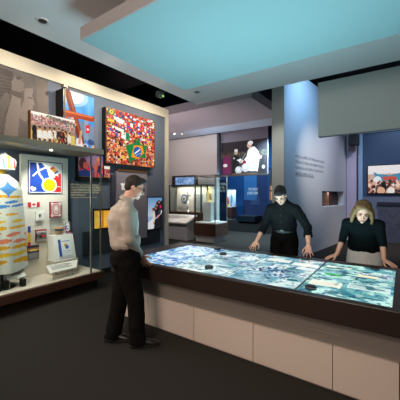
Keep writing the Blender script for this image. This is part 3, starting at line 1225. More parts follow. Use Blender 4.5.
#==REST==
# ================================================================== display case on the left
CX, CXB = -4.18, -4.885
CY0, CY1 = -0.4, 3.12
t = thing('display_case', 'long glass display case on a walnut base along the left wall, holding vestments and keepsakes', 'display case', (-4.55, 1.4, 0))
MB().box(CXB, -4.30, CY0, CY1 - .06, 0, .17).build('kick_base', mat('kick base', rgb(40, 28, 22), .5), t)
MB().box(CXB, CX, CY0, CY1, .165, .285).build('walnut_base', M_wood, t, bevel=.004)
MB().box(CXB, CX - .05, CY0 + .02, CY1 - .03, .284, .292).build('deck', M_case_in, t)
CZ0, CZ1 = .29, 2.275
MB().box(CXB, -4.205, CY0, CY1 + .01, CZ1, 2.355).build('cap', mat('bronze cap', rgb(150, 138, 120), .45, metal=.15), t, bevel=.003)
gx = -4.235
MB().box(gx - .004, gx + .004, CY0 + .05, 2.885, CZ0, CZ1).build('glass_front', M_glass, t)
MB().box(gx - .004, gx + .004, 2.915, CY1 - .03, CZ0, CZ1).build('glass_front', M_glass, t)
MB().box(CXB, gx - .006, CY1 - .034, CY1 - .026, CZ0, CZ1).build('glass_end', M_glass, t)
MB().box(gx - .012, gx + .012, 2.887, 2.911, CZ0, CZ1).build('post', M_steel, t)
MB().box(gx - .010, gx + .010, CY1 - .045, CY1 - .025, CZ0, CZ1).build('post', mat('corner post', rgb(130, 124, 110), .4, metal=.5), t)
for z in (.62, 2.05, 1.32):
    MB().tube((gx + .012, 2.875, z), (gx + .022, 2.875, z), .013).build('lock', M_steel, t)
MB().box(-4.86, -4.80, 2.07, 2.83, CZ0, 2.215).build('mounting_panel', mat('off white panel', rgb(232, 228, 218), .75), t, bevel=.003)
MB().box(-4.802, -4.797, 2.105, 2.795, .30, 1.02).build('lower_text_panel', mat('beige panel', rgb(226, 214, 196), .75), t)
for y in (.4, 1.2, 2.35, 2.42):
    if y == 2.42:
        continue
    q = MB().lathe((-4.45, y, CZ1 - .012), [(.016, 0), (.022, .004), (.022, .012)], 16).build('spot_lens', M_led if y == 2.35 else M_led, t)
text_lines((-4.796, 2.50, 1.16), (0, 1, 0), (0, 0, 1), .26, .035, [1, .9, 1, .8, 1, .95, .6], random.Random(3), mat('faint caption', rgb(190, 184, 174), .8), t, .5)

# flag print with the cross, disc and maple leaf
def maple(cx, cy, sx, sy):
    half = [(0, -1), (.12, -.72), (.22, -.78), (.34, -.8), (.30, -.45), (.42, -.55), (.62, -.62), (.60, -.42), (.9, -.3), (.78, -.12),
            (.98, .0), (.62, .3), (.66, .45), (.3, .42), (.08, .46), (.06, 1)]
    pts = half + [(-x, y) for x, y in reversed(half[1:])]
    return [(cx + x * sx, cy + y * sy) for x, y in pts]


c = Cv(110, 104, (244, 242, 238))
c.rect(.03, .03, .97, .97, (34, 74, 176))
c.poly([(.36, .03), (.97, .03), (.97, .97), (.60, .97), (.64, .62), (.52, .22)], (240, 240, 240))
c.poly(maple(.99, .62, .34, .36), (226, 48, 52))
c.rect(.97, 0, 1, 1, (244, 242, 238))
c.poly([(.68, .80), (.97, .80), (.97, .97), (.66, .97)], (226, 48, 52))
c.line(.23, .02, .30, .40, .055, (246, 246, 246))
c.line(.30, .40, .44, .60, .055, (246, 246, 246))
c.line(.12, .45, .28, .28, .05, (246, 246, 246))
c.line(.28, .28, .50, .16, .05, (246, 246, 246))
c.disc(.60, .74, .235, (246, 246, 246), .245)
c.disc(.60, .74, .19, (252, 190, 12), .20)
c.poly([(.60, .18), (.72, .11), (.90, .28), (.78, .38)], (226, 170, 70))
c.poly([(.60, .18), (.72, .11), (.77, .16), (.65, .24)], (210, 80, 60))
c.poly([(.74, .33), (.86, .24), (.90, .28), (.78, .38)], (60, 80, 160))
c.disc(.09, .84, .045, (246, 246, 246), .05)
c.disc(.16, .87, .045, (246, 246, 246), .05)
c.poly([(.05, .87), (.2, .88), (.10, .95)], (246, 246, 246))
t = thing('framed_flag', 'square flag print with white cross, yellow disc and red maple leaf in the glass case', 'framed flag', (-4.79, 2.45, 1.60))
MB().box(-4.80, -4.788, 2.165, 2.725, 1.60, 2.125).build('frame', mat('blue frame', rgb(40, 52, 110), .5), t, bevel=.002)
picX('print', c, -4.7865, 2.178, 2.712, 1.614, 2.112, M_print, t)

c = Cv(60, 30, (245, 243, 240))
c.rect(0, 0, .26, 1, (222, 46, 56))
c.rect(.74, 0, 1, 1, (222, 46, 56))
c.poly(maple(.5, .5, .2, .4), (222, 46, 56))
t = thing('canadian_flag', 'small red and white maple leaf flag below the flag print in the case', 'flag', (-4.795, 2.25, 1.38))
MB().box(-4.80, -4.792, 2.165, 2.345, 1.385, 1.468).build('backing', M_white, t)
picX('print', c, -4.7905, 2.167, 2.343, 1.387, 1.466, M_print, t)

t = thing('ornate_certificate', 'red bordered ornate certificate on the white panel in the glass case', 'certificate', (-4.79, 2.6, 1.2))
MB().box(-4.80, -4.76, 2.50, 2.69, 1.205, 1.465).build('cover', mat('crimson cover', rgb(150, 50, 66), .6), t, bevel=.003)
c = Cv(44, 56, (168, 66, 84))
c.rect(.09, .07, .91, .93, (236, 222, 214))
c.rect(.15, .12, .85, .88, (206, 140, 146))
for (x, y) in ((.15, .12), (.85, .12), (.15, .88), (.85, .88)):
    c.disc(x, y, .13, (240, 224, 216))
c.disc(.5, .5, .30, (190, 96, 110), .36)
c.disc(.5, .5, .26, (232, 206, 204), .32)
c.disc(.5, .45, .08, (250, 246, 240), .12)
c.rect(.42, .6, .58, .66, (170, 90, 96))
picX('print', c, -4.7585, 2.503, 2.687, 1.208, 1.462, M_print, t)

def booklet(name, lb, cat, y0, y1, z0, z1, x, art, cover, thick=.018):
    t = thing(name, lb, cat, (x, (y0 + y1) / 2, z0))
    MB().box(x - .08 if x > -4.75 else -4.80, x, y0, y1, z0, z1).build('cover', cover, t, bevel=.002)
    picX('print', art, x + .0015, y0 + .002, y1 - .002, z0 + .002, z1 - .002, M_print, t)
    return t


M_cardw = mat('white card', rgb(236, 234, 230), .7)
c = Cv(40, 44, (240, 240, 238))
c.disc(.48, .45, .17, (110, 120, 60), .2)
c.disc(.44, .38, .09, (70, 60, 30), .1)
c.disc(.58, .52, .10, (200, 170, 60), .1)
c.disc(.42, .58, .08, (60, 90, 150), .08)
c.rect(.2, .8, .8, .84, (190, 190, 190))
booklet('medal_card', 'white card with a small coloured emblem mounted left of the certificate', 'card', 2.275, 2.405, 1.165, 1.315, -4.77, c, M_cardw)
c = Cv(44, 52, (120, 110, 104))
c.rect(0, 0, 1, .1, (200, 60, 60))
c.rect(0, .1, 1, .3, (150, 150, 150))
c.rect(.1, .13, .9, .2, (235, 235, 235))
c.speck(0, .3, 1, .75, 60, .06, [(60, 54, 54), (90, 86, 86), (130, 120, 116), (40, 36, 36)])
c.poly([(.5, .35), (.9, .55), (.8, .7), (.5, .5)], (214, 40, 44))
c.disc(.42, .55, .12, (40, 36, 36))
c.rect(0, .78, 1, .97, (150, 140, 130))
booklet('red_magazine', 'magazine with a grey and red cover mounted low on the case panel', 'magazine', 2.275, 2.445, .825, 1.025, -4.77, c, mat('dark red edge', rgb(110, 40, 40), .6))
c = Cv(44, 52, (44, 46, 66))
c.rect(0, 0, 1, .16, (60, 64, 84))
c.grad(.16, .36, (150, 90, 60), (236, 170, 80))
c.disc(.5, .34, .34, (250, 214, 130), .1)
c.rect(0, .40, 1, .5, (30, 34, 60))
c.rect(0, .5, 1, 1, (120, 122, 128))
for i in range(5):
    c.rect(.1, .56 + .07 * i, .9 - .1 * (i % 2), .58 + .07 * i, (190, 190, 190))
booklet('sunset_leaflet', 'dark leaflet with an orange sunset band at the bottom of the case panel', 'leaflet', 2.15, 2.325, .565, .785, -4.77, c, mat('dark edge', rgb(50, 46, 50), .6))

# striped lanyard
t = thing('lanyard', 'blue, yellow and red badge ribbon hanging beside the vestment', 'lanyard', (-4.79, 2.18, .8))
for (z0, z1, cc) in ((.99, 1.09, (40, 70, 160)), (.92, .99, (240, 190, 40)), (.84, .92, (240, 235, 230)), (.78, .84, (210, 44, 60))):
    MB().box(-4.80, -4.789, 2.165, 2.205, z0, z1).build('ribbon', mat('ribbon %d' % cc[0], rgb(*cc), .8), t)

# little plinth with sloped booklet, cup and can
px, py0, py1 = -4.5, 2.44, 2.84
t = thing('display_plinth', 'white sloping box plinth at the right end of the case', 'plinth', (-4.6, 2.64, .29))
MB().box(-4.78, -4.50, py0, py1, .292, .52).build('lower_block', mat('beige block', rgb(190, 180, 166), .7), t, bevel=.003)
mb = MB()
prof = [(-4.76, .52), (-4.52, .52), (-4.62, .92), (-4.76, .92)]
mb.prism([(x, py0 + .02, z) for x, z in prof], (0, py1 - py0 - .05, 0))
mb.build('sloped_block', M_cardw, t, bevel=.003)
# booklet leaning on the sloped face
sl0, sl1 = Vector((-4.52, 0, .52)), Vector((-4.62, 0, .92))
sd = (sl1 - sl0).normalized()
sn = Vector((sd.z, 0, -sd.x))
b0 = sl0 + sd * .06 + sn * .001
t = thing('open_booklet', 'blue and white booklet leaning on the sloped plinth in the case', 'booklet', (-4.53, 2.65, .57))
mb = MB()
P0 = b0 + Vector((0, 2.525, 0))
mb.prism([P0, P0 + Vector((0, .225, 0)), P0 + Vector((0, .225, 0)) + sd * .28, P0 + sd * .28], sn * .014)
mb.build('cover', M_cardw, t)
c = Cv(44, 52, (240, 241, 244))
c.rect(0, 0, .2, 1, (44, 92, 180))
c.rect(.02, 0, .06, 1, (30, 60, 130))
c.rect(.28, .1, .9, .16, (160, 170, 190))
c.disc(.55, .36, .12, (230, 180, 60), .1)
c.disc(.64, .48, .14, (70, 120, 190), .12)
c.rect(.3, .7, .9, .74, (180, 186, 200))
c.rect(.3, .8, .8, .83, (180, 186, 200))
picture('print', c, P0 + sd * .278 + sn * .0155 + Vector((0, .002, 0)), (0, .221, 0), tuple(-sd * .276), M_print, t)

t = thing('painted_cup', 'small tan cup with a dark blue band on top of the plinth', 'cup', (-4.68, 2.56, .92))
MB().lathe((-4.68, 2.60, .921), [(.045, 0), (.05, .012), (.058, .03), (.066, .09), (.068, .125), (.060, .125), (.056, .04), (.01, .03)], 28).build('bowl', mat('tan glaze', rgb(176, 140, 96), .5, noise_amt=.2, noise_scale=30), t, smooth=True)
MB().lathe((-4.68, 2.60, .921), [(.0655, .07), (.0685, .075), (.0695, .098), (.0675, .102)], 28).build('painted_band', mat('blue band', rgb(60, 62, 84), .5), t, smooth=True)
t = thing('printed_can', 'tall narrow can printed with blue and red shapes beside the cup', 'can', (-4.68, 2.74, .92))
c = Cv(60, 40, (235, 235, 240))
c.speck(0, 0, 1, 1, 40, .07, [(50, 70, 150), (60, 90, 170), (200, 50, 60), (240, 240, 240)])
c.rect(0, 0, 1, .07, (190, 190, 196))
mb = MB().lathe((-4.68, 2.755, .921), [(.038, 0), (.04, .004), (.04, .20), (.037, .205)], 30)
o = mb.build('can_body', M_steel, t, smooth=False)
W_ = 60
me = bpy.data.meshes.new('wrap')
vs, fs = [], []
for i in range(W_):
    for j in range(41):
        a = 2 * PI * i / W_
        vs.append((-4.68 + .0408 * math.cos(a), 2.755 + .0408 * math.sin(a), .93 + .185 * j / 40))
cols = []
la = s2l(np.clip(c.a, 0, 1))
for i in range(W_):
    for j in range(40):
        fs.append((i * 41 + j, ((i + 1) % W_) * 41 + j, ((i + 1) % W_) * 41 + j + 1, i * 41 + j + 1))
        cols += [(*la[39 - j, i], 1)] * 4
me.from_pydata(vs, [], fs)
ca = me.color_attributes.new('Col', 'FLOAT_COLOR', 'CORNER')
ca.data.foreach_set('color', np.array(cols, np.float32).ravel())
me.materials.append(M_print)
o = bpy.data.objects.new('printed_wrap', me)
COL.objects.link(o)
adopt(o, t)

# label stands
def label_stand(lb, pa, pb, pc, pd):
    """pa..pd: near-left, near-right, far-right, far-left corners of the tilted plate"""
    t = thing('label_stand', lb, 'label stand', ((pa.x + pb.x) / 2, (pa.y + pb.y) / 2, .29))
    n = (pb - pa).cross(pd - pa).normalized() * .012
    mb = MB().prism([pa, pb, pc, pd], -n)
    o = mb.build('plate', mat('label plate', rgb(226, 222, 214), .6), t, bevel=.002)
    r = (pb - pa).normalized()
    up = (pd - pa).normalized()
    text_lines(pd + r * .05 - up * .03 + n * .1, r, up, (pb - pa).length - .1, .022, [.9, 1, .85, 1], random.Random(5), mat('label text', rgb(150, 146, 140), .8), o, .45)
    for fr in (.14, .86):
        q = pa.lerp(pb, fr) + up * .03
        MB().tube((q.x, q.y, .292), (q.x, q.y, q.z - .008), .006).build('leg', M_steel, t)


label_stand('pale sloping caption plate on thin legs in front of the vestment', Vector((-4.38, 1.72, .43)), Vector((-4.38, 1.955, .43)), Vector((-4.50, 1.955, .545)), Vector((-4.50, 1.72, .545)))
label_stand('pale sloping caption plate on thin legs in front of the plinth', Vector((-4.33, 2.27, .41)), Vector((-4.33, 2.70, .41)), Vector((-4.45, 2.79, .505)), Vector((-4.45, 2.27, .505)))

# ------------------------------------------------------------------ vestment on a mannequin
MX, MY = -4.56, 1.72
t = thing('mannequin', 'dark stand with a golden neck carrying the vestment in the case', 'mannequin', (MX, MY, .29))
MB().lathe((MX, MY, 1.70), [(.055, 0), (.045, .08), (.042, .22), (.05, .25)], 20).build('neck', mat('golden cloth', rgb(228, 176, 40), .7), t, smooth=True)
MB().tube((MX, MY, .3), (MX, MY, 1.72), .02).build('pole', M_blacksat, t)
MB().lathe((MX, MY, .292), [(.16, 0), (.165, .008), (.16, .016), (.02, .02)], 28).build('foot_plate', M_blacksat, t)
for (dx, dy) in ((.16, .20), (.16, -.12), (.10, .02)):
    MB().box(MX + dx - .04, MX + dx + .04, MY + dy - .03, MY + dy + .03, .292, .40).build('foot_block', M_blacksat, t, bevel=.008)

# robe: cloth surface with folds, painted by its own pattern
NA, NZ = 160, 150
ys = np.linspace(0, 1, NZ + 1)


def robe_r(tz):
    """half width, half depth at tz: 0 neck .. 1 hem"""
    pts = [(0, .075, .065), (.03, .12, .09), (.08, .20, .125), (.16, .245, .15), (.35, .265, .165), (.7, .285, .19), (1, .30, .20)]
    for (a, w0, d0), (b, w1, d1) in zip(pts, pts[1:]):
        if tz <= b:
            k = (tz - a) / (b - a)
            return w0 + (w1 - w0) * k, d0 + (d1 - d0) * k
    return pts[-1][1:]


vs, fs, cols = [], [], []
for j in range(NZ + 1):
    tz = j / NZ
    w, d = robe_r(tz)
    z = 1.865 - tz * 1.33
    fold = .0 + .034 * max(0, tz - .12)
    for i in range(NA):
        a = 2 * PI * i / NA
        k = 1 + fold * 4.2 * (math.sin(7 * a + 1.2 * math.sin(2 * a)) * .55 + .45 * math.sin(11 * a + 2))
        vs.append((MX + d * math.cos(a) * k, MY + w * math.sin(a) * k, z - (.02 * math.cos(2 * a) if j > 140 else 0)))
rr_ = np.random.RandomState(5)
strokes = []
blue, orange, salmon, yellow = (76, 140, 210), (242, 176, 30), (246, 140, 104), (248, 200, 60)
for (tz, amp, colr, h) in ((.24, 0, orange, .022), (.29, 0, blue, .02), (.345, 0, blue, .022), (.42, 0, orange, .02), (.49, 0, yellow, .022), (.56, 0, orange, .026),
                          (.62, 0, salmon, .03), (.695, 0, salmon, .03), (.765, 0, orange, .028), (.83, 0, yellow, .03), (.90, 0, orange, .03)):
    for rep in range(4):
        y0 = -.44 + rep * .23 + rr_.uniform(-.05, .05)
        strokes.append((y0, y0 + rr_.uniform(.15, .25), tz + rr_.uniform(-.014, .014), h * rr_.uniform(.6, 1.0), rr_.uniform(-.10, -.02), colr))
for j in range(NZ):
    for i in range(NA):
        i2 = (i + 1) % NA
        fs.append((j * NA + i, j * NA + i2, (j + 1) * NA + i2, (j + 1) * NA + i))
        a = 2 * PI * (i + .5) / NA
        tz = (j + .5) / NZ
        w, d = robe_r(tz)
        y = w * math.sin(a)
        col = (236, 234, 226)
        if math.cos(a) > -.2:
            for (y0, y1, st, sh_, sl, cc) in strokes:
                if y0 < y < y1 and abs(tz - st - sl * (y - y0)) < sh_ * (.86 + .14 * math.sin(y * 140 + st * 50)) * min(1, .45 + 9 * min(y - y0, y1 - y)):
                    col = cc
            # blue four-pointed star cross on the breast
            dy_, dz_ = abs(y - .02), abs(tz - .155)
            if (dy_ / .15) ** .6 + (dz_ / .105) ** .6 < 1:
                col = (90, 150, 214)
        cols += [(*rgb(*col), 1)] * 4
me = bpy.data.meshes.new('chasuble')
me.from_pydata(vs, [], fs)
ca = me.color_attributes.new('Col', 'FLOAT_COLOR', 'CORNER')
ca.data.foreach_set('color', np.array(cols, np.float32).ravel())
me.materials.append(M_print)
for p in me.polygons:
    p.use_smooth = True
o = bpy.data.objects.new('chasuble', me)
COL.objects.link(o)
sd_ = o.modifiers.new('thick', 'SOLIDIFY')
sd_.thickness = .006
tag(o, 'white vestment brushed with blue, orange and salmon strokes and a blue star cross', 'vestment')

# mitre
t = thing('mitre', 'white pointed bishop hat with yellow, blue and red stripes above the vestment', 'mitre', (MX, MY + .02, 1.93))
NA = 72
vs, fs, cols = [], [], []
NR = 30
for j in range(NR + 1):
    tj = j / NR
    for i in range(NA):
        a = 2 * PI * i / NA
        ca_, sa = math.cos(a), math.sin(a)
        top = .245 * max(0.0, 1 - abs(sa) ** 1.5 * .60)
        zz = tj * top
        wid = .135 + .04 * math.sin(min(1, zz / .16) * PI * .55)
        dep = .105 * (1 - .55 * (zz / .25))
        if zz > .15:
            wid *= max(.02, 1 - ((zz - .15) / .10) * .9)
        vs.append((MX + dep * ca_, MY + .02 + wid * sa, 1.93 + zz))
for j in range(NR):
    for i in range(NA):
        i2 = (i + 1) % NA
        fs.append((j * NA + i, j * NA + i2, (j + 1) * NA + i2, (j + 1) * NA + i))
        y = (vs[j * NA + i][1] + vs[j * NA + i2][1]) / 2 - MY - .02
        z = vs[j * NA + i][2] - 1.93
        col = (242, 240, 234)
        if vs[j * NA + i][0] > MX - .02:
            if .015 < y < .085 and .005 < z < .2 and not (.06 < y < .068):
                col = (244, 190, 60)
            if -.04 < y < -.012 and .01 < z < .15:
                col = (70, 150, 220)
            if .1 < y < .125 and .005 < z < .14:
                col = (206, 60, 70)
            if y > .13 and z < .06:
                col = (240, 190, 70)
            if y < -.07 and z < .06:
                col = (244, 190, 120)
        cols += [(*rgb(*col), 1)] * 4
me = bpy.data.meshes.new('shell')
me.from_pydata(vs, [], fs)
ca = me.color_attributes.new('Col', 'FLOAT_COLOR', 'CORNER')
ca.data.foreach_set('color', np.array(cols, np.float32).ravel())
me.materials.append(M_print)
for p in me.polygons:
    p.use_smooth = True
o = bpy.data.objects.new('shell', me)
COL.objects.link(o)
adopt(o, t)
MB().lathe((MX, MY + .02, 1.93), [(.138, 0), (.142, .004), (.142, .018), (.138, .02)], 40, ax=.78, ay=1).build('brim_band', mat('white silk', rgb(238, 234, 224), .7), t, smooth=True)

# ================================================================== pictures on the left wall
SKINS = [(226, 176, 146), (196, 140, 108), (150, 100, 74), (236, 196, 170), (110, 74, 56)]

# big grey mural
MU0, MU1, MUZ0, MUZ1 = .6, 2.56, 2.36, 3.53
c = Cv(150, 96, (92, 86, 86))


def mu(u, v):
    q = onX(u, v, WX)
    return ((q.y - MU0) / (MU1 - MU0), (MUZ1 - q.z) / (MUZ1 - MUZ0))


def mpoly(pts, colr, al=1.0):
    c.poly([mu(*q) for q in pts], colr, al)


c.vnoise((5, 5), .05, 3)
c.vnoise((16, 12), .03, 4)
mpoly([(-40, 50), (12, 72), (14, 84), (8, 96), (0, 104), (-40, 110)], (74, 68, 68))
for i in range(9):
    mpoly([(-30, 68 + 4 * i), (13 - .5 * i, 78 + 3.2 * i), (13 - .5 * i, 79.4 + 3.2 * i), (-30, 70 + 4 * i)], (98, 92, 92), .6)
mpoly([(0, 100), (5, 92), (9, 94), (10, 100), (6, 110), (2, 122), (0, 126)], (106, 99, 97))
# head in profile looking right
mpoly([(15, 80), (20, 77), (27, 80), (32, 84), (33, 90), (32, 96), (33.5, 101), (34.5, 104), (33, 106), (32.5, 109), (33, 112), (30, 118), (24, 122), (20, 118), (19, 100)], (130, 121, 118))
mpoly([(14, 79), (20, 75), (28, 79), (33, 84), (33.5, 89), (27, 88), (22, 90), (16, 92)], (104, 97, 96))
mpoly([(19, 92), (24, 90), (24, 100), (21, 108), (19, 106)], (100, 92, 90))
mpoly([(28, 96.5), (32, 97.5), (31.5, 99), (28, 98.4)], (88, 80, 78))
mpoly([(28, 109.6), (32.8, 110), (32.4, 111), (28, 110.8)], (100, 90, 88))
# raised hand, wrist strap and forearm
mpoly([(11, 82), (15, 76), (20, 78), (24, 84), (23, 90), (16, 92), (12, 90)], (124, 116, 113))
mpoly([(15, 77), (19.5, 76), (21.5, 79), (18, 80)], (84, 77, 76))
mpoly([(13, 90), (23, 93), (22, 98), (12, 95)], (92, 85, 83))
mpoly([(12, 95), (21, 99), (19, 122), (16, 152), (2, 150), (6, 118)], (134, 126, 122))
mpoly([(36, 78), (50, 84), (50, 150), (40, 150)], (112, 102, 96), .6)
c.jitter(.012)
t = thing('wall_mural', 'large faded grey photograph of young people high on the left wall', 'mural', (WX, 1.6, MUZ0))
MB().box(WX, WX + .003, MU0, MU1, MUZ0, MUZ1).build('board', M_black, t)
picX('print', c, WX + .004, MU0, MU1, MUZ0, MUZ1, M_print, t)

# cross photograph, backlit, on a deep black box with a pole
c = Cv(72, 110, (70, 140, 210))
c.grad(0, .5, (120, 190, 240), (60, 140, 215))
c.vnoise((6, 8), .06, 8)
c.disc(.30, .06, .34, (255, 250, 235), .14)  # white lamp glare painted into the top of the print
c.disc(.30, .05, .5, (255, 250, 235), .2, al=.35)
c.rect(.52, .48, .66, .82, (112, 134, 160))
c.rect(.66, .42, .80, .80, (136, 158, 182))
c.rect(.80, .54, 1, .84, (120, 142, 168))
c.rect(.42, .56, .52, .82, (150, 166, 184))
c.line(.14, .06, .60, .92, .13, (122, 46, 26))
c.line(.18, .06, .64, .92, .03, (170, 76, 40))
c.line(.04, .40, .94, .395, .105, (164, 62, 28))
c.line(.04, .37, .94, .365, .03, (222, 112, 60))
c.poly([(.70, .54), (.86, .50), (.84, .66), (.72, .68)], (214, 40, 50))
c.disc(.78, .60, .035, (245, 240, 240))
c.poly([(.36, 1), (.40, .80), (.56, .76), (.66, 1)], (232, 226, 220))
c.line(.50, .86, .56, .66, .05, (206, 150, 120))
c.disc(.10, .50, .10, (190, 90, 70), .05)
c.speck(.0, .48, .36, .64, 14, .05, [(180, 60, 60), (226, 180, 150), (120, 50, 60)])
c.speck(.66, .80, 1, 1, 16, .06, [(190, 40, 50), (226, 180, 150), (60, 80, 130), (230, 220, 220)])
c.jitter(.03)
XF = -4.70
t = thing('cross_photograph', 'tall backlit photograph of a wooden cross against blue sky, behind the crowd picture', 'picture', (XF, 3.0, 2.62))
MB().box(WX + .021, XF, 2.68, 3.285, 2.36, 3.385).build('light_box', M_black, t)
picX('print', c, XF + .003, 2.685, 3.28, 2.365, 3.38, M_lightbox, t)
t2 = MB()
t2.tube((-4.66, 2.69, 2.357), (-4.66, 2.69, 3.385), .012)
t2.box(-4.70, -4.62, 2.65, 2.73, 3.385, 3.43)
tag(t2.build('lamp_pole', mat('bronze pole', rgb(120, 108, 92), .4, metal=.4)), 'slim pole with dark cap at the left edge of the cross picture', 'pole')

# stadium crowd picture standing on the case
c = Cv(120, 66, (196, 158, 136))
c.rect(0, 0, 1, .12, (250, 244, 232))
c.poly([(.35, .02), (1, .14), (1, .30), (.3, .10)], (110, 130, 100))
c.speck(0, .08, 1, .45, 420, .011, [(206, 96, 96), (226, 180, 166), (120, 90, 130), (232, 214, 206), (150, 70, 76), (96, 84, 110)])
c.poly([(0, .46), (.55, .36), (1, .40), (1, .47), (.5, .44), (0, .56)], (176, 146, 130))
c.rect(0, .56, 1, 1, (236, 186, 100))
c.poly([(0, .5), (.62, .40), (1, .5), (1, .62), (0, .62)], (150, 112, 92), .6)
people = [(.08, .60, 0), (.18, .55, 1), (.29, .55, 1), (.40, .52, 1), (.50, .50, 1), (.60, .50, 0), (.69, .52, 0), (.77, .56, 0), (.86, .58, 1)]
for (x, y, wsh) in people:
    c.disc(x, y + .24, .055, (244, 236, 226) if wsh else (60, 44, 44), .22)
    c.disc(x, y, .026, SKINS[int(x * 10) % 3], .058)
    c.disc(x, y - .045, .026, (50, 36, 32), .035)
    c.rect(x - .03, y + .34, x + .03, .98, (56, 44, 44) if int(x * 100) % 2 else (110, 70, 56))
c.line(.80, .65, .88, .40, .03, (226, 180, 150))
c.disc(.07, .62, .05, (30, 26, 28), .16)
c.speck(.45, .55, .82, .95, 60, .018, [(50, 36, 36), (90, 60, 50), (190, 60, 50), (230, 180, 120)])
c.disc(.85, .76, .03, (232, 226, 216), .18)
c.rect(.89, .62, 1, 1, (236, 196, 110))
c.jitter(.04)
t = thing('stadium_photograph', 'long backlit photograph of a stadium crowd standing on top of the glass case', 'picture', (-4.33, 2.33, 2.355))
MB().box(-4.40, -4.325, 1.985, 2.675, 2.357, 2.785).build('light_box', mat('brass edge', rgb(150, 104, 60), .45, metal=.5), t)
picX('print', c, -4.322, 1.993, 2.667, 2.365, 2.778, M_lightbox, t)

# flag crowd picture
c = Cv(150, 132, (180, 70, 50))
pal = [(226, 44, 48), (206, 30, 40), (245, 236, 226), (40, 60, 150), (250, 190, 60), (214, 150, 110), (150, 80, 56), (60, 34, 34), (232, 186, 150), (236, 90, 60), (40, 130, 70), (244, 120, 110)]
c.speck(0, 0, 1, 1, 900, .018, pal)
c.speck(0, .45, 1, 1, 500, .016, [(214, 150, 110), (236, 150, 80), (120, 60, 44), (60, 34, 32), (230, 120, 70), (250, 200, 120), (200, 60, 50)])
c.speck(0, .0, 1, .5, 180, .022, [(226, 40, 46), (245, 240, 236), (220, 30, 40), (50, 80, 170)], 1, .7)
for (x, y, w, h, cc) in ((.33, .38, .10, .14, 'it'), (.02, .18, .12, .08, 'es'), (.56, .12, .16, .07, 'ca'), (.40, .16, .16, .08, 'ca'), (.72, .2, .12, .07, 'ca'), (.80, .55, .16, .06, 'ca'), (.10, .3, .2, .05, 'w')):
    if cc == 'it':
        c.rect(x, y, x + w / 3, y + h, (250, 250, 245)).rect(x + w / 3, y, x + w, y + h, (20, 130, 80)).rect(x - .05, y + .02, x, y + h - .01, (250, 250, 245))
    elif cc == 'es':
        c.rect(x, y, x + w, y + h, (220, 40, 40)).rect(x, y + h * .25, x + w, y + h * .75, (250, 190, 50))
    elif cc == 'ca':
        c.poly([(x, y), (x + w, y + .03), (x + w, y + h + .03), (x, y + h)], (224, 34, 44))
        c.poly([(x + w * .33, y + .01), (x + w * .66, y + .02), (x + w * .66, y + h + .02), (x + w * .33, y + h + .01)], (248, 244, 240))
    else:
        c.poly([(x, y), (x + w, y + .04), (x + w, y + h + .04), (x, y + h)], (246, 240, 230))
c.poly([(.04, .0), (.16, .03), (.14, .12), (.02, .11)], (30, 130, 70))
c.disc(.09, .06, .035, (250, 210, 60))
c.disc(.09, .06, .016, (30, 60, 150))
c.poly([(.12, .12), (.34, .16), (.30, .24), (.16, .2)], (246, 240, 236))
c.speck(.15, .55, .45, .95, 40, .02, [(246, 220, 190), (40, 24, 26), (250, 170, 90), (220, 60, 50)])
# the big green flag
c.speck(0, 0, 1, 1, 220, .012, [(30, 20, 24), (50, 24, 26), (24, 18, 24)])
DX, DY = -.05, .02
_p = lambda pts: [(x + DX, y + DY) for x, y in pts]
c.poly(_p([(.40, .62), (.60, .52), (.68, .41), (.73, .54), (.88, .54), (.82, .70), (.86, .80), (.66, .82), (.48, .93), (.46, .78)]), (16, 126, 62))
c.poly(_p([(.52, .82), (.58, .58), (.76, .56), (.80, .70), (.66, .84)]), (240, 150, 24))
c.disc(.655 + DX, .70 + DY, .085, (30, 90, 170), .105)
c.line(.60 + DX, .74 + DY, .70 + DX, .65 + DY, .025, (240, 245, 250))
c.line(.62 + DX, .78 + DY, .73 + DX, .71 + DY, .015, (240, 245, 250), .6)
c.rect(0, 0, .008, 1, (60, 40, 30)).rect(.992, 0, 1, 1, (60, 40, 30))
c.jitter(.05)
XB = -4.81
t = thing('flag_crowd_photograph', 'large backlit photograph of a crowd waving red flags and one green flag', 'picture', (XB, 4.3, 2.2))
MB().box(WX + .021, XB, 3.625, 5.0, 2.215, 3.33).build('light_box', M_black, t)
MB().box(XB - .01, XB + .004, 3.625, 5.0, 2.215, 3.33).build('brass_rim', mat('brass edge', rgb(150, 104, 60), .45, metal=.5), t)
picX('print', c, XB + .006, 3.635, 4.99, 2.225, 3.32, M_lightbox, t)

# sunset picture behind the case end
c = Cv(80, 56, (120, 90, 140))
c.grad(0, .6, (96, 96, 150), (220, 110, 110))
c.disc(.62, .2, .3, (190, 130, 160), .2, al=.5)
c.speck(0, .5, 1, 1, 60, .05, [(40, 50, 100), (180, 50, 70), (60, 40, 70), (226, 90, 90), (30, 34, 60)])
c.disc(.16, .42, .15, (70, 36, 40), .26)
c.disc(.27, .50, .10, (196, 80, 70), .16)
c.poly([(0, 1), (.05, .74), (.34, .66), (.52, .8), (.52, 1)], (40, 52, 110))
c.line(.66, .95, .78, .25, .12, (216, 90, 70))
c.disc(.80, .16, .07, (246, 130, 80), .1)
c.disc(.42, .66, .10, (220, 40, 60), .08)
c.jitter(.03)
t = thing('sunset_photograph', 'backlit photograph of young people at dusk behind the end of the glass case', 'picture', (WX + .05, 3.35, 1.92))
MB().box(WX, WX + .055, 3.06, 3.63, 1.915, 2.36).build('light_box', M_black, t)
picX('print', c, WX + .058, 3.09, 3.62, 1.93, 2.345, M_lightbox, t)
MB().box(WX + .05, WX + .062, 3.085, 3.625, 1.917, 1.93).build('brass_rim', MATS['brass edge'], t)
c = Cv(44, 60, (170, 90, 90))
c.rect(0, 0, 1, .26, (250, 240, 220))
c.speck(0, .25, 1, .95, 110, .06, [(190, 60, 66), (90, 50, 60), (236, 170, 150), (60, 40, 50), (220, 100, 90)])
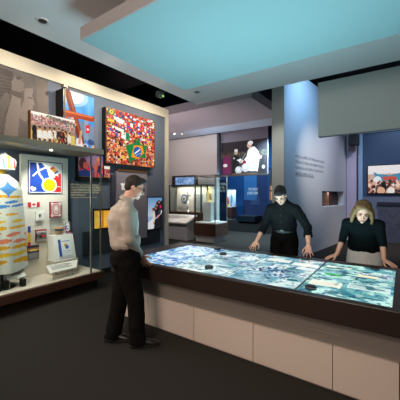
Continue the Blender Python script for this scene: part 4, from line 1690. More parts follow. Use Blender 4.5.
c.rect(0, .93, 1, 1, (200, 130, 60))
t = thing('small_crowd_photograph', 'small backlit crowd photograph just right of the dusk picture', 'picture', (WX + .07, 3.7, 1.93))
MB().box(WX, WX + .075, 3.632, 3.775, 1.93, 2.165).build('light_box', M_black, t)
picX('print', c, WX + .078, 3.634, 3.772, 1.933, 2.16, M_lightbox, t)
# black shelf strip under it
tag(MB().box(WX, WX + .05, 3.05, 3.80, 1.84, 1.91).build('shelf_strip', M_black), 'black strip below the dusk picture on the left wall', 'shelf')

# quotation on the wall
rnd = random.Random(9)
t = thing('wall_quotation', 'six short lines of cream lettering on the dark wall behind the case end', 'lettering', (WX, 3.27, 1.5))
text_lines((WX + .001, 2.96, 1.79), (0, 1, 0), (0, 0, 1), .62, .048, [.98, 1.0, 1.0, .96, .5], rnd, M_text_cream, t, .68, cw=.55)
text_lines((WX + .001, 2.96, 1.54), (0, 1, 0), (0, 0, 1), .62, .03, [.9], rnd, M_text_cream, t, .5)

# orange lit text panels
def orange(y0, y1, z0, z1, lb, seed):
    c = Cv(max(8, int((y1 - y0) * 120)), 40, (246, 176, 50))
    c.vnoise((3, 4), .05, seed)
    for i in range(6):
        c.rect(.12, .14 + .13 * i, .88 - .2 * (i % 2), .18 + .13 * i, (250, 206, 110))
    for i in range(3):
        c.disc(.5 if seed != 2 else .75, .2 + .3 * i, .05, (250, 220, 150))
    t = thing('amber_panel', lb, 'light panel', (WX + .03, (y0 + y1) / 2, z0), 'amber lit panels on the left wall')
    MB().box(WX, WX + .04, y0, y1, z0 - .03, z1 + .04).build('box', M_black, t)
    picX('print', c, WX + .043, y0 + .005, y1 - .005, z0, z1, M_lightbox, t)


orange(3.43, 3.625, .925, 1.27, "amber lit panel seen through the glass of the case end", 1)
orange(3.635, 3.825, .925, 1.265, "amber lit panel directly behind the white-shirted man's back", 2)
orange(4.805, 4.828, .79, 1.235, "amber lit panel showing as a sliver beside the framed group photograph", 3)

# dark lower wall zone
tag(MB().box(WX, WX + .03, 3.2, 5.3, .42, .88).build('dark_wall_panel', mat('charcoal panel', rgb(46, 48, 56), .7)), 'dark charcoal panel low on the left wall behind the standing man', 'panel')

# mauve title panel
t = thing('title_panel', "tall mauve title panel on the left wall behind the man's head", 'panel', (WX + .06, 4.35, .9))
MB().box(WX + .021, WX + .09, 3.93, 4.80, .60, 2.085).build('board', mat('mauve panel', rgb(150, 140, 152), .75), t)
MB().box(WX + .021, WX + .11, 3.95, 4.80, 2.085, 2.12).build('brass_lamp_bar', MATS['brass edge'], t)
MB().box(WX + .021, WX + .06, 3.83, 3.925, .95, 2.0).build('side_return', mat('dark slate', rgb(64, 66, 82), .7), t)
lettering('title_lettering', 'TORONTO', (WX + .092, 4.04, 1.69), (0, 1, 0), (0, 0, 1), .13, mat('warm white lettering', rgb(255, 250, 240), .6, emit=rgb(255, 250, 240), estr=.5), t, sx=.55, bold=.03)
text_lines((WX + .092, 4.04, 1.60), (0, 1, 0), (0, 0, 1), .45, .05, [.9, .5], random.Random(21), M_text_cream, t, .5)

# framed group photograph near the wall end
c = Cv(50, 80, (150, 180, 215))
c.grad(0, .6, (110, 155, 205), (200, 215, 230))
c.poly([(0, 1), (0, .8), (.45, .62), (.55, .78), (.42, 1)], (228, 232, 236))
c.poly([(.50, .25), (.80, .12), (1, .1), (1, 1), (.42, 1), (.48, .6)], (30, 28, 36))
c.speck(.45, .12, 1, .95, 26, .06, [(40, 36, 44), (20, 20, 26), (70, 60, 70), (26, 26, 34)])
for (x, y) in ((.62, .24), (.80, .14), (.55, .34), (.36, .40)):
    c.disc(x, y, .07, (206, 120, 96), .045)
    c.disc(x, y - .035, .07, (50, 36, 40), .025)
c.disc(.90, .30, .07, (214, 40, 110), .06)
c.disc(.70, .62, .06, (226, 50, 120), .05)
c.disc(.96, .46, .05, (230, 230, 235), .05)
c.poly([(.36, .44), (.5, .5), (.52, .68), (.42, .8), (.32, .62)], (226, 214, 196))
c.line(.50, .70, .95, .52, .03, (200, 200, 205))
c.disc(.4, .82, .05, (226, 150, 60), .04)
c.jitter(.03)
t = thing('framed_group_photograph', 'black framed tall photograph of a group in dark coats near the wall end', 'picture', (WX + .05, 5.08, .76))
MB().box(WX, WX + .055, 4.83, 5.37, .745, 1.545).build('frame', M_blacksat, t, bevel=.004)
picX('print', c, WX + .058, 4.86, 5.34, .775, 1.515, M_lightbox, t)

# ================================================================== far gallery
def tube_frame(mb, x0, x1, y0, y1, z0, z1, r):
    for x in (x0, x1):
        for y in (y0, y1):
            mb.box(x - r, x + r, y - r, y + r, z0, z1)
    return mb


# reading lectern
t = thing('reading_lectern', 'pale low reading desk with a sloping caption top at the near side of the vitrines', 'lectern', (-6.7, 8.1, 0))
MB().box(-7.6, -6.12, 7.95, 8.36, 0.0, .62).build('body', mat('lectern grey', rgb(176, 172, 176), .7), t, bevel=.004)
a0, a1, a2, a3 = Vector((-7.65, 7.86, .62)), Vector((-6.10, 7.86, .62)), Vector((-6.02, 8.42, .86)), Vector((-7.65, 8.42, .86))
MB().prism([a0, a1, a2, a3], (0, .01, -.05)).build('sloping_top', mat('caption board', rgb(222, 212, 204), .6), t)
MB().prism([(-7.58, 7.97, .60), (-7.58, 8.34, .60), (-7.58, 8.34, .79)], (1.44, 0, 0)).build('wedge', MATS['lectern grey'], t)
up = (a3 - a0).normalized()
text_lines(a3 + Vector((.35, 0, 0)) - up * .1 + Vector((0, 0, .002)), (1, 0, 0), up, 1.0, .06, [1, .9, 1, .7], random.Random(2), mat('label text', rgb(150, 146, 140), .8), t, .5)

# tall vitrine
t = thing('tall_vitrine', 'tall glass vitrine on a dark wooden plinth holding a small gilded statue', 'vitrine', (-5.5, 8.5, 0))
VX0, VX1, VY0, VY1 = -5.88, -5.00, 8.02, 8.86
MB().box(VX0 + .06, VX1 - .10, VY0 + .06, VY1 - .06, 0, .22).build('kick_base', mat('pale kick', rgb(186, 180, 180), .7), t)
MB().box(VX0, VX1, VY0, VY1, .21, .62).build('wooden_plinth', M_wood_v, t, bevel=.004)
MB().box(VX0 + .03, VX1 - .03, VY0 + .03, VY1 - .03, .619, .66).build('deck', M_white, t)
for (x0, x1, y0, y1) in ((VX0 + .02, VX1 - .02, VY0 + .02, VY0 + .03), (VX1 - .03, VX1 - .02, VY0 + .02, VY1 - .02), (VX0 + .02, VX0 + .03, VY0 + .02, VY1 - .02), (VX0 + .02, VX1 - .02, VY1 - .03, VY1 - .02)):
    MB().box(x0, x1, y0, y1, .66, 2.22).build('glass_pane', M_glass, t)
MB().box(VX0 + .015, VX0 + .055, VY0 + .015, VY0 + .055, .62, 2.22).build('dark_post', M_blacksat, t)
MB().box(VX1 - .05, VX1 - .02, VY0 + .02, VY0 + .04, .66, 2.22).build('post', M_steel, t)
MB().box(VX1 - .05, VX1 - .02, VY1 - .04, VY1 - .02, .66, 2.22).build('post', M_steel, t)
mb = MB()
M_vtop = mat('vitrine top metal', rgb(120, 118, 116), .4, metal=.4)
for (x0, x1, y0, y1) in ((VX0, VX1, VY0, VY0 + .04), (VX0, VX1, VY1 - .04, VY1), (VX0, VX0 + .04, VY0, VY1), (VX1 - .04, VX1, VY0, VY1)):
    mb.box(x0, x1, y0, y1, 2.21, 2.25)
mb.build('top_frame', M_vtop, t)
tag(MB().box(-5.72, -5.40, 8.36, 8.64, .66, 1.32).build('statue_pedestal', mat('pedestal grey', rgb(176, 176, 178), .7), bevel=.004), 'plain grey pedestal inside the tall vitrine', 'pedestal')
t = thing('gilded_statue', 'small pale gilded statue on the pedestal in the tall vitrine', 'statue', (-5.56, 8.5, 1.32))
M_gold = mat('gilded wood', rgb(226, 206, 140), .45, metal=.2, noise_amt=.2, noise_scale=20)
MB().lathe((-5.56, 8.5, 1.322), [(.11, 0), (.11, .03), (.085, .05), (.09, .12), (.075, .28), (.08, .36), (.06, .42), (.03, .45)], 20).build('robe', M_gold, t, smooth=True)
MB().ell((-5.56, 8.5, 1.81), (.045, .045, .055)).build('head', M_gold, t, smooth=True)
MB().caps((-5.49, 8.46, 1.68), .02, (-5.50, 8.40, 1.58), .016).build('arm', M_gold, t, smooth=True)
MB().caps((-5.63, 8.46, 1.68), .02, (-5.62, 8.40, 1.80), .016).build('arm', M_gold, t, smooth=True)
# loose pale sheets lying on the vitrine deck
tag(MB().prism([(-5.30, 8.12, .662), (-5.10, 8.12, .662), (-5.12, 8.5, .70), (-5.30, 8.5, .70)], (0, 0, .02)).build('caption_wedge', M_cardw), 'bright caption wedge on the deck of the tall vitrine', 'label stand')

# wall vitrine
t = thing('wall_vitrine', 'wide glass vitrine on a dark wooden base against the grey gallery wall', 'vitrine', (-7.3, 9.7, 0))
WX0, WX1, WY0, WY1 = -8.25, -6.25, 9.45, 9.98
MB().box(WX0 + .04, WX1 - .04, WY0 + .05, WY1, 0, .10).build('kick_base', MATS['pale kick'], t)
MB().box(WX0, WX1, WY0, WY1, .09, .88).build('wooden_base', M_wood_v, t, bevel=.004)
MB().box(WX0 + .02, WX1 - .02, WY0 + .01, WY0 + .02, .88, 1.95).build('glass_pane', M_glass, t)
MB().box(WX0 + .01, WX0 + .02, WY0 + .01, WY1, .88, 1.95).build('glass_pane', M_glass, t)
for x in (WX0 + .03, WX1 - .33, WX1 - .03):
    MB().box(x - .025, x + .025, WY0, WY0 + .04, .88, 1.95).build('post', M_dsteel, t)
MB().box(WX0, WX1, WY0, WY1, 1.95, 2.0).build('top_frame', M_dsteel, t)
MB().box(WX0 + .03, WX1 - .03, WY1 - .03, WY1, .88, 1.95).build('back_panel', mat('warm white lining', rgb(222, 214, 204), .7), t)
MB().box(-7.30, -6.80, 9.93, 9.95, 1.0, 1.62).build('caption_panel', mat('grey caption panel', rgb(176, 170, 174), .7), t)
MB().box(-8.15, -7.55, 9.93, 9.95, .98, 1.12).build('caption_strip', MATS['grey caption panel'], t)
t = thing('round_plate', 'round grey and blue plate hung in the wall vitrine', 'plate', (-7.75, 9.9, 1.35))
M_pl = mat('pale plate', rgb(196, 200, 206), .5)
mb = MB()


def disc_y(mb, cx, cy, cz, rx, rz, th, n=32):
    rr = []
    for (y, k) in ((cy, 1), (cy - th, 1), (cy - th, .6)):
        rr.append([Vector((cx + rx * k * math.cos(2 * PI * i / n), y, cz + rz * k * math.sin(2 * PI * i / n))) for i in range(n)])
    return mb.rings(rr)


disc_y(MB(), -7.78, 9.945, 1.42, .17, .20, .03).build('rim', mat('blue grey plate', rgb(110, 124, 146), .5), t)
disc_y(MB(), -7.78, 9.913, 1.42, .10, .12, .01).build('centre', M_pl, t)
disc_y(MB(), -7.78, 9.90, 1.42, .04, .05, .01).build('boss', mat('dark boss', rgb(60, 56, 56), .5), t)
t = thing('altar_cross', 'bright metal cross on a stem in the middle of the wall vitrine', 'cross', (-7.42, 9.75, .88))
M_silver = mat('bright silver', rgb(235, 232, 226), .25, metal=.7)
MB().lathe((-7.42, 9.72, .882), [(.09, 0), (.08, .03), (.03, .06), (.018, .12), (.03, .2), (.016, .25), (.014, .5)], 20).build('stem', M_silver, t, smooth=True)
MB().box(-7.44, -7.40, 9.705, 9.735, 1.35, 1.72).build('upright', M_silver, t)
MB().box(-7.56, -7.28, 9.705, 9.735, 1.52, 1.57).build('crossbar', M_silver, t)
t = thing('small_figurine', 'small dark figurine at the right end of the wall vitrine', 'figurine', (-6.72, 9.7, .88))
MB().lathe((-6.62, 9.7, .882), [(.07, 0), (.06, .03), (.03, .06), (.05, .12), (.03, .2)], 16).build('body', mat('dark bronze', rgb(60, 50, 46), .4, metal=.4), t, smooth=True)
MB().ell((-6.62, 9.7, 1.11), (.03, .03, .04)).build('head', MATS['dark bronze'], t, smooth=True)

# long niche picture in the grey wall
c = Cv(100, 34, (130, 170, 220))
c.vnoise((10, 4), .12, 4)
c.vnoise((24, 8), .08, 5)
for i in range(3):
    c.rect(.12 + .1 * i, .25, .19 + .1 * i, .8, (70, 100, 150), .5)
c.rect(.55, .1, .85, .9, (176, 206, 240), .4)
t = thing('lit_niche_panel', 'long horizontal bluish lit panel in a dark frame above the wall vitrine', 'light panel', (-7.8, 9.97, 2.0))
mb = MB()
for (x0, x1, z0, z1) in ((-8.47, -7.12, 2.36, 2.42), (-8.47, -7.12, 1.975, 2.03), (-8.47, -8.33, 2.03, 2.36), (-7.18, -7.12, 2.03, 2.36)):
    mb.box(x0, x1, 9.90, 9.999, z0, z1)
mb.build('frame', mat('dark umber frame', rgb(54, 42, 40), .5), t)
picY('lit_panel', c, 9.985, -8.33, -7.18, 2.03, 2.36, print_mat('soft backlit', .5, .55), t)

# hanging projection screen
c = Cv(120, 88, (52, 44, 52))
c.vnoise((5, 4), .03, 6)
c.rect(0, 0, 1, .30, (44, 38, 46))
c.poly([(0, .40), (.3, .30), (.7, .34), (1, .30), (1, .48), (0, .5)], (70, 70, 60), .7)
c.speck(0, .33, 1, .45, 50, .02, [(90, 90, 66), (60, 56, 50), (110, 104, 80)], .6)
# seated or standing clergy in purple and black
c.poly([(.03, .98), (.05, .48), (.10, .40), (.17, .40), (.23, .50), (.22, .98)], (112, 36, 84))
c.disc(.12, .33, .045, (60, 40, 40), .07)
c.disc(.10, .70, .05, (236, 226, 230), .05)
c.poly([(.25, .98), (.27, .48), (.34, .40), (.42, .48), (.42, .98)], (26, 22, 28))
c.disc(.345, .33, .04, (206, 176, 160), .065)
c.disc(.345, .27, .04, (236, 234, 236), .045)
c.disc(.30, .5, .02, (230, 226, 226))
# white-robed figure reading
c.poly([(.49, .62), (.58, .46), (.60, .30), (.64, .22), (.74, .20), (.82, .36), (.86, .56), (.90, .82), (.84, .92), (.62, .90), (.60, .72), (.50, .68)], (246, 242, 234))
c.disc(.635, .15, .05, (224, 186, 164), .085)
c.disc(.655, .085, .055, (248, 246, 242), .06)
c.poly([(.36, .56), (.44, .52), (.52, .60), (.46, .66)], (240, 240, 240))
c.line(.42, .66, .56, .38, .02, (150, 150, 156))
c.disc(.48, .62, .03, (224, 186, 164), .03)
c.poly([(.46, .72), (.52, .56), (.57, .62), (.56, .74)], (130, 30, 40))
for (x, y, r) in ((.40, .86, .075), (.55, .80, .085), (.72, .76, .085)):
    c.disc(x, y, r, (190, 188, 186), r * 1.5)
    c.disc(x - .01, y - .03, r * .6, (222, 220, 216), r * .9)
c.disc(.84, .90, .05, (220, 200, 150), .08)
c.poly([(.80, .98), (.84, .52), (.92, .50), (.97, .98)], (32, 26, 32))
c.disc(.86, .52, .035, (190, 150, 130), .05)
c.disc(.92, .80, .03, (236, 230, 230), .05)
c.rect(.25, .95, .8, 1, (96, 72, 60))
c.jitter(.02)
t = thing('projection_screen', 'large hanging screen showing a white robed man and clergy, far down the gallery', 'screen', (-5.15, 10.3, 2.4))
MB().box(-6.17, -4.12, 10.3, 10.36, 2.37, 4.15).build('screen_board', mat('screen board', rgb(120, 118, 132), .7), t)
MB().box(-6.19, -4.10, 10.27, 10.36, 2.33, 2.375).build('bottom_rail', M_dsteel, t)
picY('projected_picture', c, 10.297, -6.15, -4.14, 2.385, 3.71, M_proj, t)
for x in (-5.9, -4.4):
    MB().tube((x, 10.33, 4.14), (x, 10.33, 5.4), .012).build('hanger_rod', M_black, t)

# far blue wall: text panel
BY = 17.6
q0, q1 = onY(243.5, 175, BY), onY(268, 218, BY)
t = thing('jubilee_panel', 'tall blue text panel headed THE GREAT JUBILEE on the far blue wall', 'panel', (q0.x, BY, 0))
z_top, z_bot = 2.95, onY(255, 200, BY).z
MB().box(q0.x, q1.x - .05, BY - .05, BY - .021, 0, z_top).build('board', mat('blue board', rgb(52, 66, 110), .6), t)
xm = onY(257, 190, BY).x
MB().box(q0.x + .05, xm, BY - .056, BY - .05, z_bot, z_top).build('light_band', mat('light blue band', rgb(72, 136, 196), .6), t)
for (txt, u, v, w) in (('THE GREAT', 248.6, 190.4, 1), ('JUBILEE: 2000', 247.8, 194.2, 1)):
    p = onY(u, v, BY)
    lettering('title_lettering', txt, (p.x, BY - .058, p.z), (1, 0, 0), (0, 0, 1), .165, mat('pale lettering', rgb(225, 225, 225), .6, emit=rgb(240, 240, 236), estr=.12), t, sx=.56 if txt[0] == 'T' else .54, bold=.03)
p = onY(251, 195.6, BY)
M_sb = mat('soft blue lettering', rgb(130, 160, 210), .7)
text_lines((p.x, BY - .058, p.z), (1, 0, 0), (0, 0, 1), .62, .10, [.95, 1, 1, .95, 1, 1], random.Random(31), M_sb, t, .55)
p = onY(246, 176.5, BY)
text_lines((p.x, BY - .058, p.z + .25), (1, 0, 0), (0, 0, 1), .75, .09, [.9, 1, 1, .8, .95, .9, .7], random.Random(32), M_sb, t, .5)

# left dark text panel seen past the vitrine
p0, p1 = onY(214.5, 178, 15.0), onY(226.5, 212, 15.0)
t = thing('dark_text_panel', 'dark blue text panel seen through the tall vitrine', 'panel', (p0.x, 15, 0))
MB().box(p0.x - .4, p1.x, 15.0, 15.06, 0, 2.5).build('board', mat('dark blue board', rgb(34, 50, 84), .6), t)
q = onY(216, 183, 15.0)
text_lines((q.x, 14.998, q.z), (1, 0, 0), (0, 0, 1), .66, .20, [1, .95, .9], random.Random(33), mat('soft cream lettering', rgb(230, 224, 206), .6, emit=rgb(230, 224, 206), estr=.15), t, .72, cw=.6)

# bench
t = thing('gallery_bench', 'low dark teal bench in front of the far blue wall', 'bench', (-7.1, 15, 0))
MB().box(-7.62, -6.55, 14.5, 15.5, .10, .43).build('seat_block', mat('teal upholstery', rgb(24, 42, 56), .7), t, bevel=.02)
MB().box(-7.55, -6.62, 14.6, 15.4, 0, .10).build('kick', M_black, t)

# small far vitrine
t = thing('small_vitrine', 'small bright vitrine on a wooden plinth in front of the far blue wall', 'vitrine', (-9.2, 16.4, 0))
fx0, fx1, fy0, fy1 = -9.55, -8.85, 16.1, 16.8
MB().box(fx0 + .05, fx1 - .05, fy0 + .05, fy1 - .05, 0, .16).build('kick_base', MATS['pale kick'], t)
MB().box(fx0, fx1, fy0, fy1, .16, .80).build('plinth', mat('plinth wood', rgb(96, 60, 54), .5), t, bevel=.01)
MB().box(fx0 + .02, fx1 - .02, fy0 + .02, fy1 - .02, .80, .86).build('deck', mat('lit deck', rgb(240, 240, 240), .6), t)
MB().box(fx0 + .04, fx1 - .04, fy1 - .06, fy1 - .04, .86, 1.95).build('back_panel', mat('pale backing', rgb(170, 205, 235), .6), t)
MB().box(fx0 + .02, fx1 - .02, fy0 + .02, fy0 + .03, .86, 1.95).build('glass_pane', M_glass, t)
for x in (fx0 + .02, fx1 - .05):
    MB().box(x, x + .03, fy0 + .02, fy0 + .05, .86, 1.95).build('post', M_steel, t)
MB().box(fx0, fx1, fy0, fy1, 1.95, 1.99).build('top_frame', M_steel, t)
t = thing('red_vestment_figure', 'small figure in red and yellow inside the far small vitrine', 'figurine', (-9.3, 16.4, .86))
MB().lathe((-9.3, 16.4, .862), [(.11, 0), (.10, .12), (.08, .14)], 16).build('base', mat('yellow cloth', rgb(240, 200, 60), .7), t, smooth=True)
MB().lathe((-9.3, 16.4, .99), [(.09, 0), (.08, .3), (.05, .45)], 16).build('robe', mat('red cloth', rgb(206, 50, 50), .7), t, smooth=True)
MB().ell((-9.3, 16.4, 1.5), (.05, .05, .07)).build('head', M_cardw, t, smooth=True)
tag(MB().lathe((-9.02, 16.45, .862), [(.09, 0), (.05, .1), (.06, .5), (.09, .7), (.02, .75)], 16).build('pale_vase', M_cardw, smooth=True), 'pale slender vase beside the red figure in the far vitrine', 'vase')

# warm photo strip right of the blue panel
c = Cv(20, 60, (214, 150, 110))
c.rect(0, 0, 1, .3, (60, 60, 90))
c.speck(0, .3, 1, 1, 40, .1, [(240, 190, 140), (230, 150, 100), (120, 70, 60), (250, 220, 190)])
c.rect(0, .52, 1, .58, (50, 40, 60))
qa, qb = onY(268.6, 170, 16.6), onY(273.6, 200, 16.6)
t = thing('warm_photograph', 'narrow warm toned photograph panel between the blue panel and the pale pier', 'picture', (qa.x, 16.6, 0))
MB().box(qa.x, qa.x + 1.2, 16.6, 16.66, .5, 3.2).build('board', mat('dark blue board', rgb(34, 50, 84), .6), t)
picY('print', c, 16.597, qa.x + .05, qa.x + 1.1, qb.z, 2.5, M_lightbox, t)
MB().tube((qa.x + .25, 16.2, 0), (qa.x + .25, 16.2, 3.0), .03).build('pole', M_steel, t)

# ================================================================== right side
# quotation on the turned wall
s0, z0 = w2_from(295.5, 154.0)
s1, z1 = w2_from(324, 161)
W_ = s1 - s0
t = thing('wall_quotation', 'grey lettering of a five line quotation in a pool of light on the pale wall', 'lettering', w2(s0, 1.5))
text_lines(w2(s0, z0, .001), wd, (0, 0, 1), W_, .142, [1, .98, .97, .55], random.Random(41), M_text_grey, t, .52, cw=.55, nrm=-.003)
s0b, z0b = w2_from(296, 174.5)
text_lines(w2(s0, z0b, .001), wd, (0, 0, 1), W_, .1, [.6], random.Random(42), M_text_grey, t, .42, nrm=-.003)
# objects in the niche
t = thing('niche_relief', 'brown relief panel set in the small square niche of the pale wall', 'relief', w2(ns0, nz0))
mb = MB()
w2box(ns0 + .02, ns0 + (ns1 - ns0) * .55, nz0 + .01, nz1 - .02, TH - .06, TH - .005)
mb.build('panel', mat('relief wood', rgb(120, 84, 66), .6, noise_amt=.5, noise_scale=12), t)
mb = MB()
w2box(ns0 + (ns1 - ns0) * .58, ns1 - .05, nz0 + .01, nz1 - .1, TH - .06, TH - .005)
mb.build('side_panel', mat('dark relief', rgb(66, 46, 40), .6, noise_amt=.4, noise_scale=12), t)

# loudspeaker
t = thing('loudspeaker', 'black loudspeaker mounted high beside the mauve pier', 'loudspeaker', (-1.45, 11.0, 3.3))
q0 = onY(349, 146, 11.0)
q1 = onY(359, 134, 11.0)
MB().box(q0.x, q1.x, 10.85, 11.15, q0.z, q0.z + .5).build('cabinet', M_blacksat, t, bevel=.02)
MB().box(q0.x + .03, q1.x - .03, 10.84, 10.85, q0.z + .03, q0.z + .47).build('grille', mat('grille', rgb(26, 26, 28), .7), t)
MB().box(q0.x + .1, q0.x + .16, 11.15, 11.32, q0.z + .2, q0.z + .28).build('bracket', M_dsteel, t)

# rally photograph
c = Cv(100, 62, (200, 170, 150))
c.rect(0, 0, 1, .30, (240, 232, 230))
c.poly([(.12, .22), (.22, .30), (.5, .36), (.80, .26), (.96, .20), (.98, .5), (.8, .56), (.5, .60), (.2, .56)], (70, 140, 170))
c.poly([(.32, .40), (.62, .40), (.66, .52), (.36, .54)], (200, 80, 60))
c.disc(.22, .52, .09, (230, 236, 240), .13)
c.disc(.86, .44, .07, (226, 236, 240), .1)
c.disc(.48, .33, .02, (200, 160, 140), .05)
c.rect(0, .58, 1, 1, (176, 130, 110))
c.speck(0, .55, 1, .75, 160, .022, [(226, 180, 160), (60, 44, 44), (200, 140, 120), (240, 220, 210), (150, 60, 50)])
c.speck(0, .7, 1, 1, 110, .034, [(226, 176, 150), (50, 36, 36), (206, 140, 116), (236, 200, 180), (90, 60, 56)])
c.disc(.36, .80, .06, (24, 22, 28), .24)
c.disc(.30, .92, .09, (220, 170, 140), .14)
c.disc(.86, .88, .08, (60, 44, 44), .14)
c.disc(.52, .92, .08, (236, 226, 220), .13)
c.line(.78, .72, .84, .46, .03, (226, 180, 160))
c.jitter(.04)
qa, qb = onY(368, 166, 11.5), onY(404, 192.5, 11.5)
t = thing('rally_photograph', 'backlit photograph of a rally with a blue banner on the navy wall at right', 'picture', (qa.x, 11.52, qb.z))
MB().box(qa.x - .02, .30, 11.53, 11.578, 1.62, 2.60).build('light_box', M_black, t)
picY('print', c, 11.525, qa.x, .28, 1.645, 2.575, M_lightbox, t)
# etched map panel lower right
t = thing('etched_panel', 'dark panel with a faint line drawing low on the navy wall behind the woman', 'panel', (-.3, 11.55, .05))
MB().box(-.70, 2.2, 11.52, 11.56, 0, 1.30).build('board', mat('dark slate board', rgb(70, 72, 90), .6), t)
MB().box(-.72, 2.2, 11.48, 11.56, 1.24, 1.34).build('header_bar', M_navy if False else mat('dark header', rgb(24, 30, 48), .6), t)
mb = MB()
rnd = random.Random(12)
P_ = [(-.62, .95), (-.52, 1.1), (-.42, .98), (-.3, .82), (-.1, 1.02), (.1, .8), (.3, .98), (.5, .85), (.8, 1.1), (1.2, .9), (1.6, 1.0), (2.1, .85)]
for a, b in zip(P_, P_[1:]):
    mb.tube((a[0], 11.517, a[1]), (b[0], 11.517, b[1]), .007, n=6)
for i in range(46):
    x, z = rnd.uniform(-.6, 1.8), rnd.uniform(.15, .8)
    L_ = rnd.uniform(.12, .4)
    if rnd.random() < .6:
        mb.tube((x, 11.517, z), (min(2.15, x + L_), 11.517, z + rnd.uniform(-.1, .1)), .005, n=6)
    else:
        mb.tube((x, 11.517, z), (x + rnd.uniform(-.06, .06), 11.517, min(1.1, z + L_)), .005, n=6)
mb.build('line_drawing', mat('etched line', rgb(44, 46, 62), .7), t)
# slim bright shelf slits in the passage
t = thing('passage_shelf_case', 'narrow lit case glimpsed in the gap left of the navy wall', 'display case', (-1.5, 13, 0))
MB().box(-1.95, -1.50, 13.0, 13.3, 0, 3.0).build('cabinet', mat('grey cabinet', rgb(90, 94, 108), .6), t)
for z in (1.0, 1.5, 2.0, 2.5):
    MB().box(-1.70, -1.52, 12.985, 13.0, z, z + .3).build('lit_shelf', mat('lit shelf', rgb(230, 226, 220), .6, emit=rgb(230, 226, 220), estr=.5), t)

# ================================================================== lamps
W = bpy.data.worlds.new('world')
scene.world = W
W.use_nodes = True
W.node_tree.nodes['Background'].inputs[0].default_value = (.55, .6, .7, 1)
W.node_tree.nodes['Background'].inputs[1].default_value = 0.0


def aim(o, tgt):
    d = Vector(tgt) - o.location
    o.rotation_euler = d.to_track_quat('-Z', 'Y').to_euler()


def spot(loc, tgt, power, col=(1, .86, .68), ang=60, blend=.6, r=.05):
    l = bpy.data.lights.new('spot_lamp', 'SPOT')
    l.energy = power
    l.color = col
    l.spot_size = math.radians(ang)
    l.spot_blend = blend
    l.shadow_soft_size = r
    o = bpy.data.objects.new('spot_lamp', l)
    COL.objects.link(o)
    o.location = loc
    aim(o, tgt)
    return o


def area(loc, tgt, power, sx, sy, col=(1, 1, 1), spread=180):
    l = bpy.data.lights.new('area_lamp', 'AREA')
    l.shape = 'RECTANGLE'
    l.size, l.size_y = sx, sy
    l.energy = power
    l.color = col
    l.spread = math.radians(spread)
    o = bpy.data.objects.new('area_lamp', l)
    COL.objects.link(o)
    o.location = loc
    aim(o, tgt)
    return o


CY = (.50, .88, 1.0)
WARM = (1, .84, .66)
# glow of the table's screens
area((-1.43, 3.05, .80), (-1.43, 3.05, 3), 66, 2.7, 1.2, CY, 150)
# added warm fill light, unseen behind the viewer
area((-1.2, -2.3, 2.6), (-1.6, 3.0, 2.4), 70, 2.4, 1.0, (1, .82, .72))
# wall washers on the black track
for y, p in ((.2, 130), (1.9, 130), (3.1, 190), (4.3, 150), (5.1, 90)):
    spot((-3.55, y, 3.78), (-4.95, y + .1, 2.95), p * .85, WARM, 85, 1)
spot((-4.0, 2.7, 4.0), (-4.8, 2.95, 3.3), 60, WARM, 30, .8)
spot((-4.0, 2.2, 3.82), (-4.3, 2.35, 2.5), 30, WARM, 35, .8)
# light inside the glass case
area((-4.50, 1.2, 2.26), (-4.56, 1.2, 0), 62, .5, 3.0, (1, .93, .82))
spot((-4.38, 2.35, 2.25), (-4.80, 2.45, 1.3), 60, (1, .94, .85), 95, .9)
spot((-4.34, 1.8, 2.25), (-4.56, 1.75, 1.2), 26, (1, .94, .85), 95, .9)
# ceiling downlights in front of the table, and an added fill spot
spot((-1.8, .2, 3.8), (-1.8, 2.4, .2), 125, (1, .80, .66), 75, .8, .1)
spot((-.3, .5, 3.8), (-.3, 2.4, .2), 80, (1, .80, .66), 75, .8, .1)
spot((-1.2, -2.2, 3.4), (-1.2, 2.5, .4), 210, (1, .80, .66), 45, .9, .1)  # fill spot added for the strip under the rim, in place of bounce
spot((-3.4, .6, 3.8), (-2.6, 2.1, 1.2), 45, (1, .82, .66), 60, .8, .1)
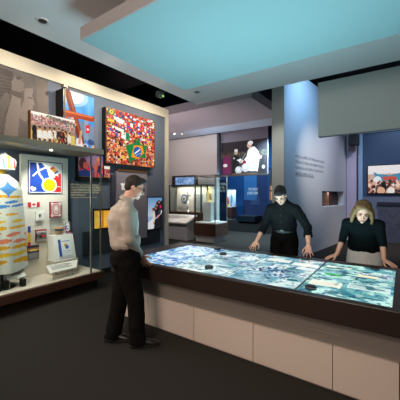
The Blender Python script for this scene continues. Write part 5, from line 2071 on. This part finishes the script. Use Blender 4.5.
# far gallery
spot((-7.5, 7.2, 3.95), (-7.4, 10, 2.8), 210, (1, .86, .78), 105, .9)
spot((-5.6, 7.4, 3.95), (-5.5, 8.5, .6), 110, (1, .92, .8), 60, .8)
area((-7.25, 9.70, 1.93), (-7.25, 9.74, 0), 18, 1.7, .3, (1, .92, .80))
area((-5.5, 8.44, 2.19), (-5.5, 8.44, 0), 9, .7, .6, (1, .95, .86))
area((-9.2, 16.4, 1.93), (-9.2, 16.4, 0), 14, .5, .5, (.9, .97, 1))
spot((-5.7, 5.75, 3.7), (-6.6, 8.0, .5), 190, (1, .90, .82), 50, .9)
spot((-7.0, 13.5, 5.0), (-8.2, 17.6, 1.6), 800, (.40, .72, 1), 95, .9)
spot((-3.9, 9.6, 4.0), (-4.3, 10.4, 0), 2200, (.55, .82, 1), 110, 1)
spot((-6.4, 12.5, 5.0), (-6.2, 13.5, 0), 900, (.5, .78, 1), 90, 1)
spot((-9.2, 15.2, 4.2), (-9.2, 16.5, 1), 300, (1, .95, .9), 40, .8)
spot((-6.2, 5.4, .9), (-6.0, 8.2, 4.0), 480, (1, .80, .80), 100, 1)
spot((-6.0, 9.2, 3.0), (-6.0, 9.4, 4.1), 20, (.6, .8, 1), 150, .9)
# turned wall, blue from above and a neutral pool on the lettering
spot((-.9, 6.7, 5.0), (-1.95, 8.0, 3.0), 330, (.34, .64, 1), 110, 1)
spot((-.1, 7.0, 3.3), (-2.0, 8.35, 2.35), 170, (1, .93, .85), 66, 1)
spot((-.3, 9.0, 4.8), (-1.7, 10.0, 1.2), 170, (.88, .84, 1), 85, 1)
spot((-2.3, 5.3, 3.75), (-2.35, 6.6, 2.2), 85, (1, .97, .92), 60, 1)  # unseen spot added to brighten the end pier
q = w2((ns0 + ns1) / 2, nz1 - .03, -.10)
area(q, q - Vector((0, 0, 1)), 2.2, .5, .1, (1, .95, .9))
# navy wall
spot((.2, 9.4, 4.8), (.0, 11.6, 2.4), 240, (.75, .86, 1), 85, .9)
spot((.5, 9.6, 4.6), (-.1, 10.2, 0), 520, (1, .86, .74), 60, 1)
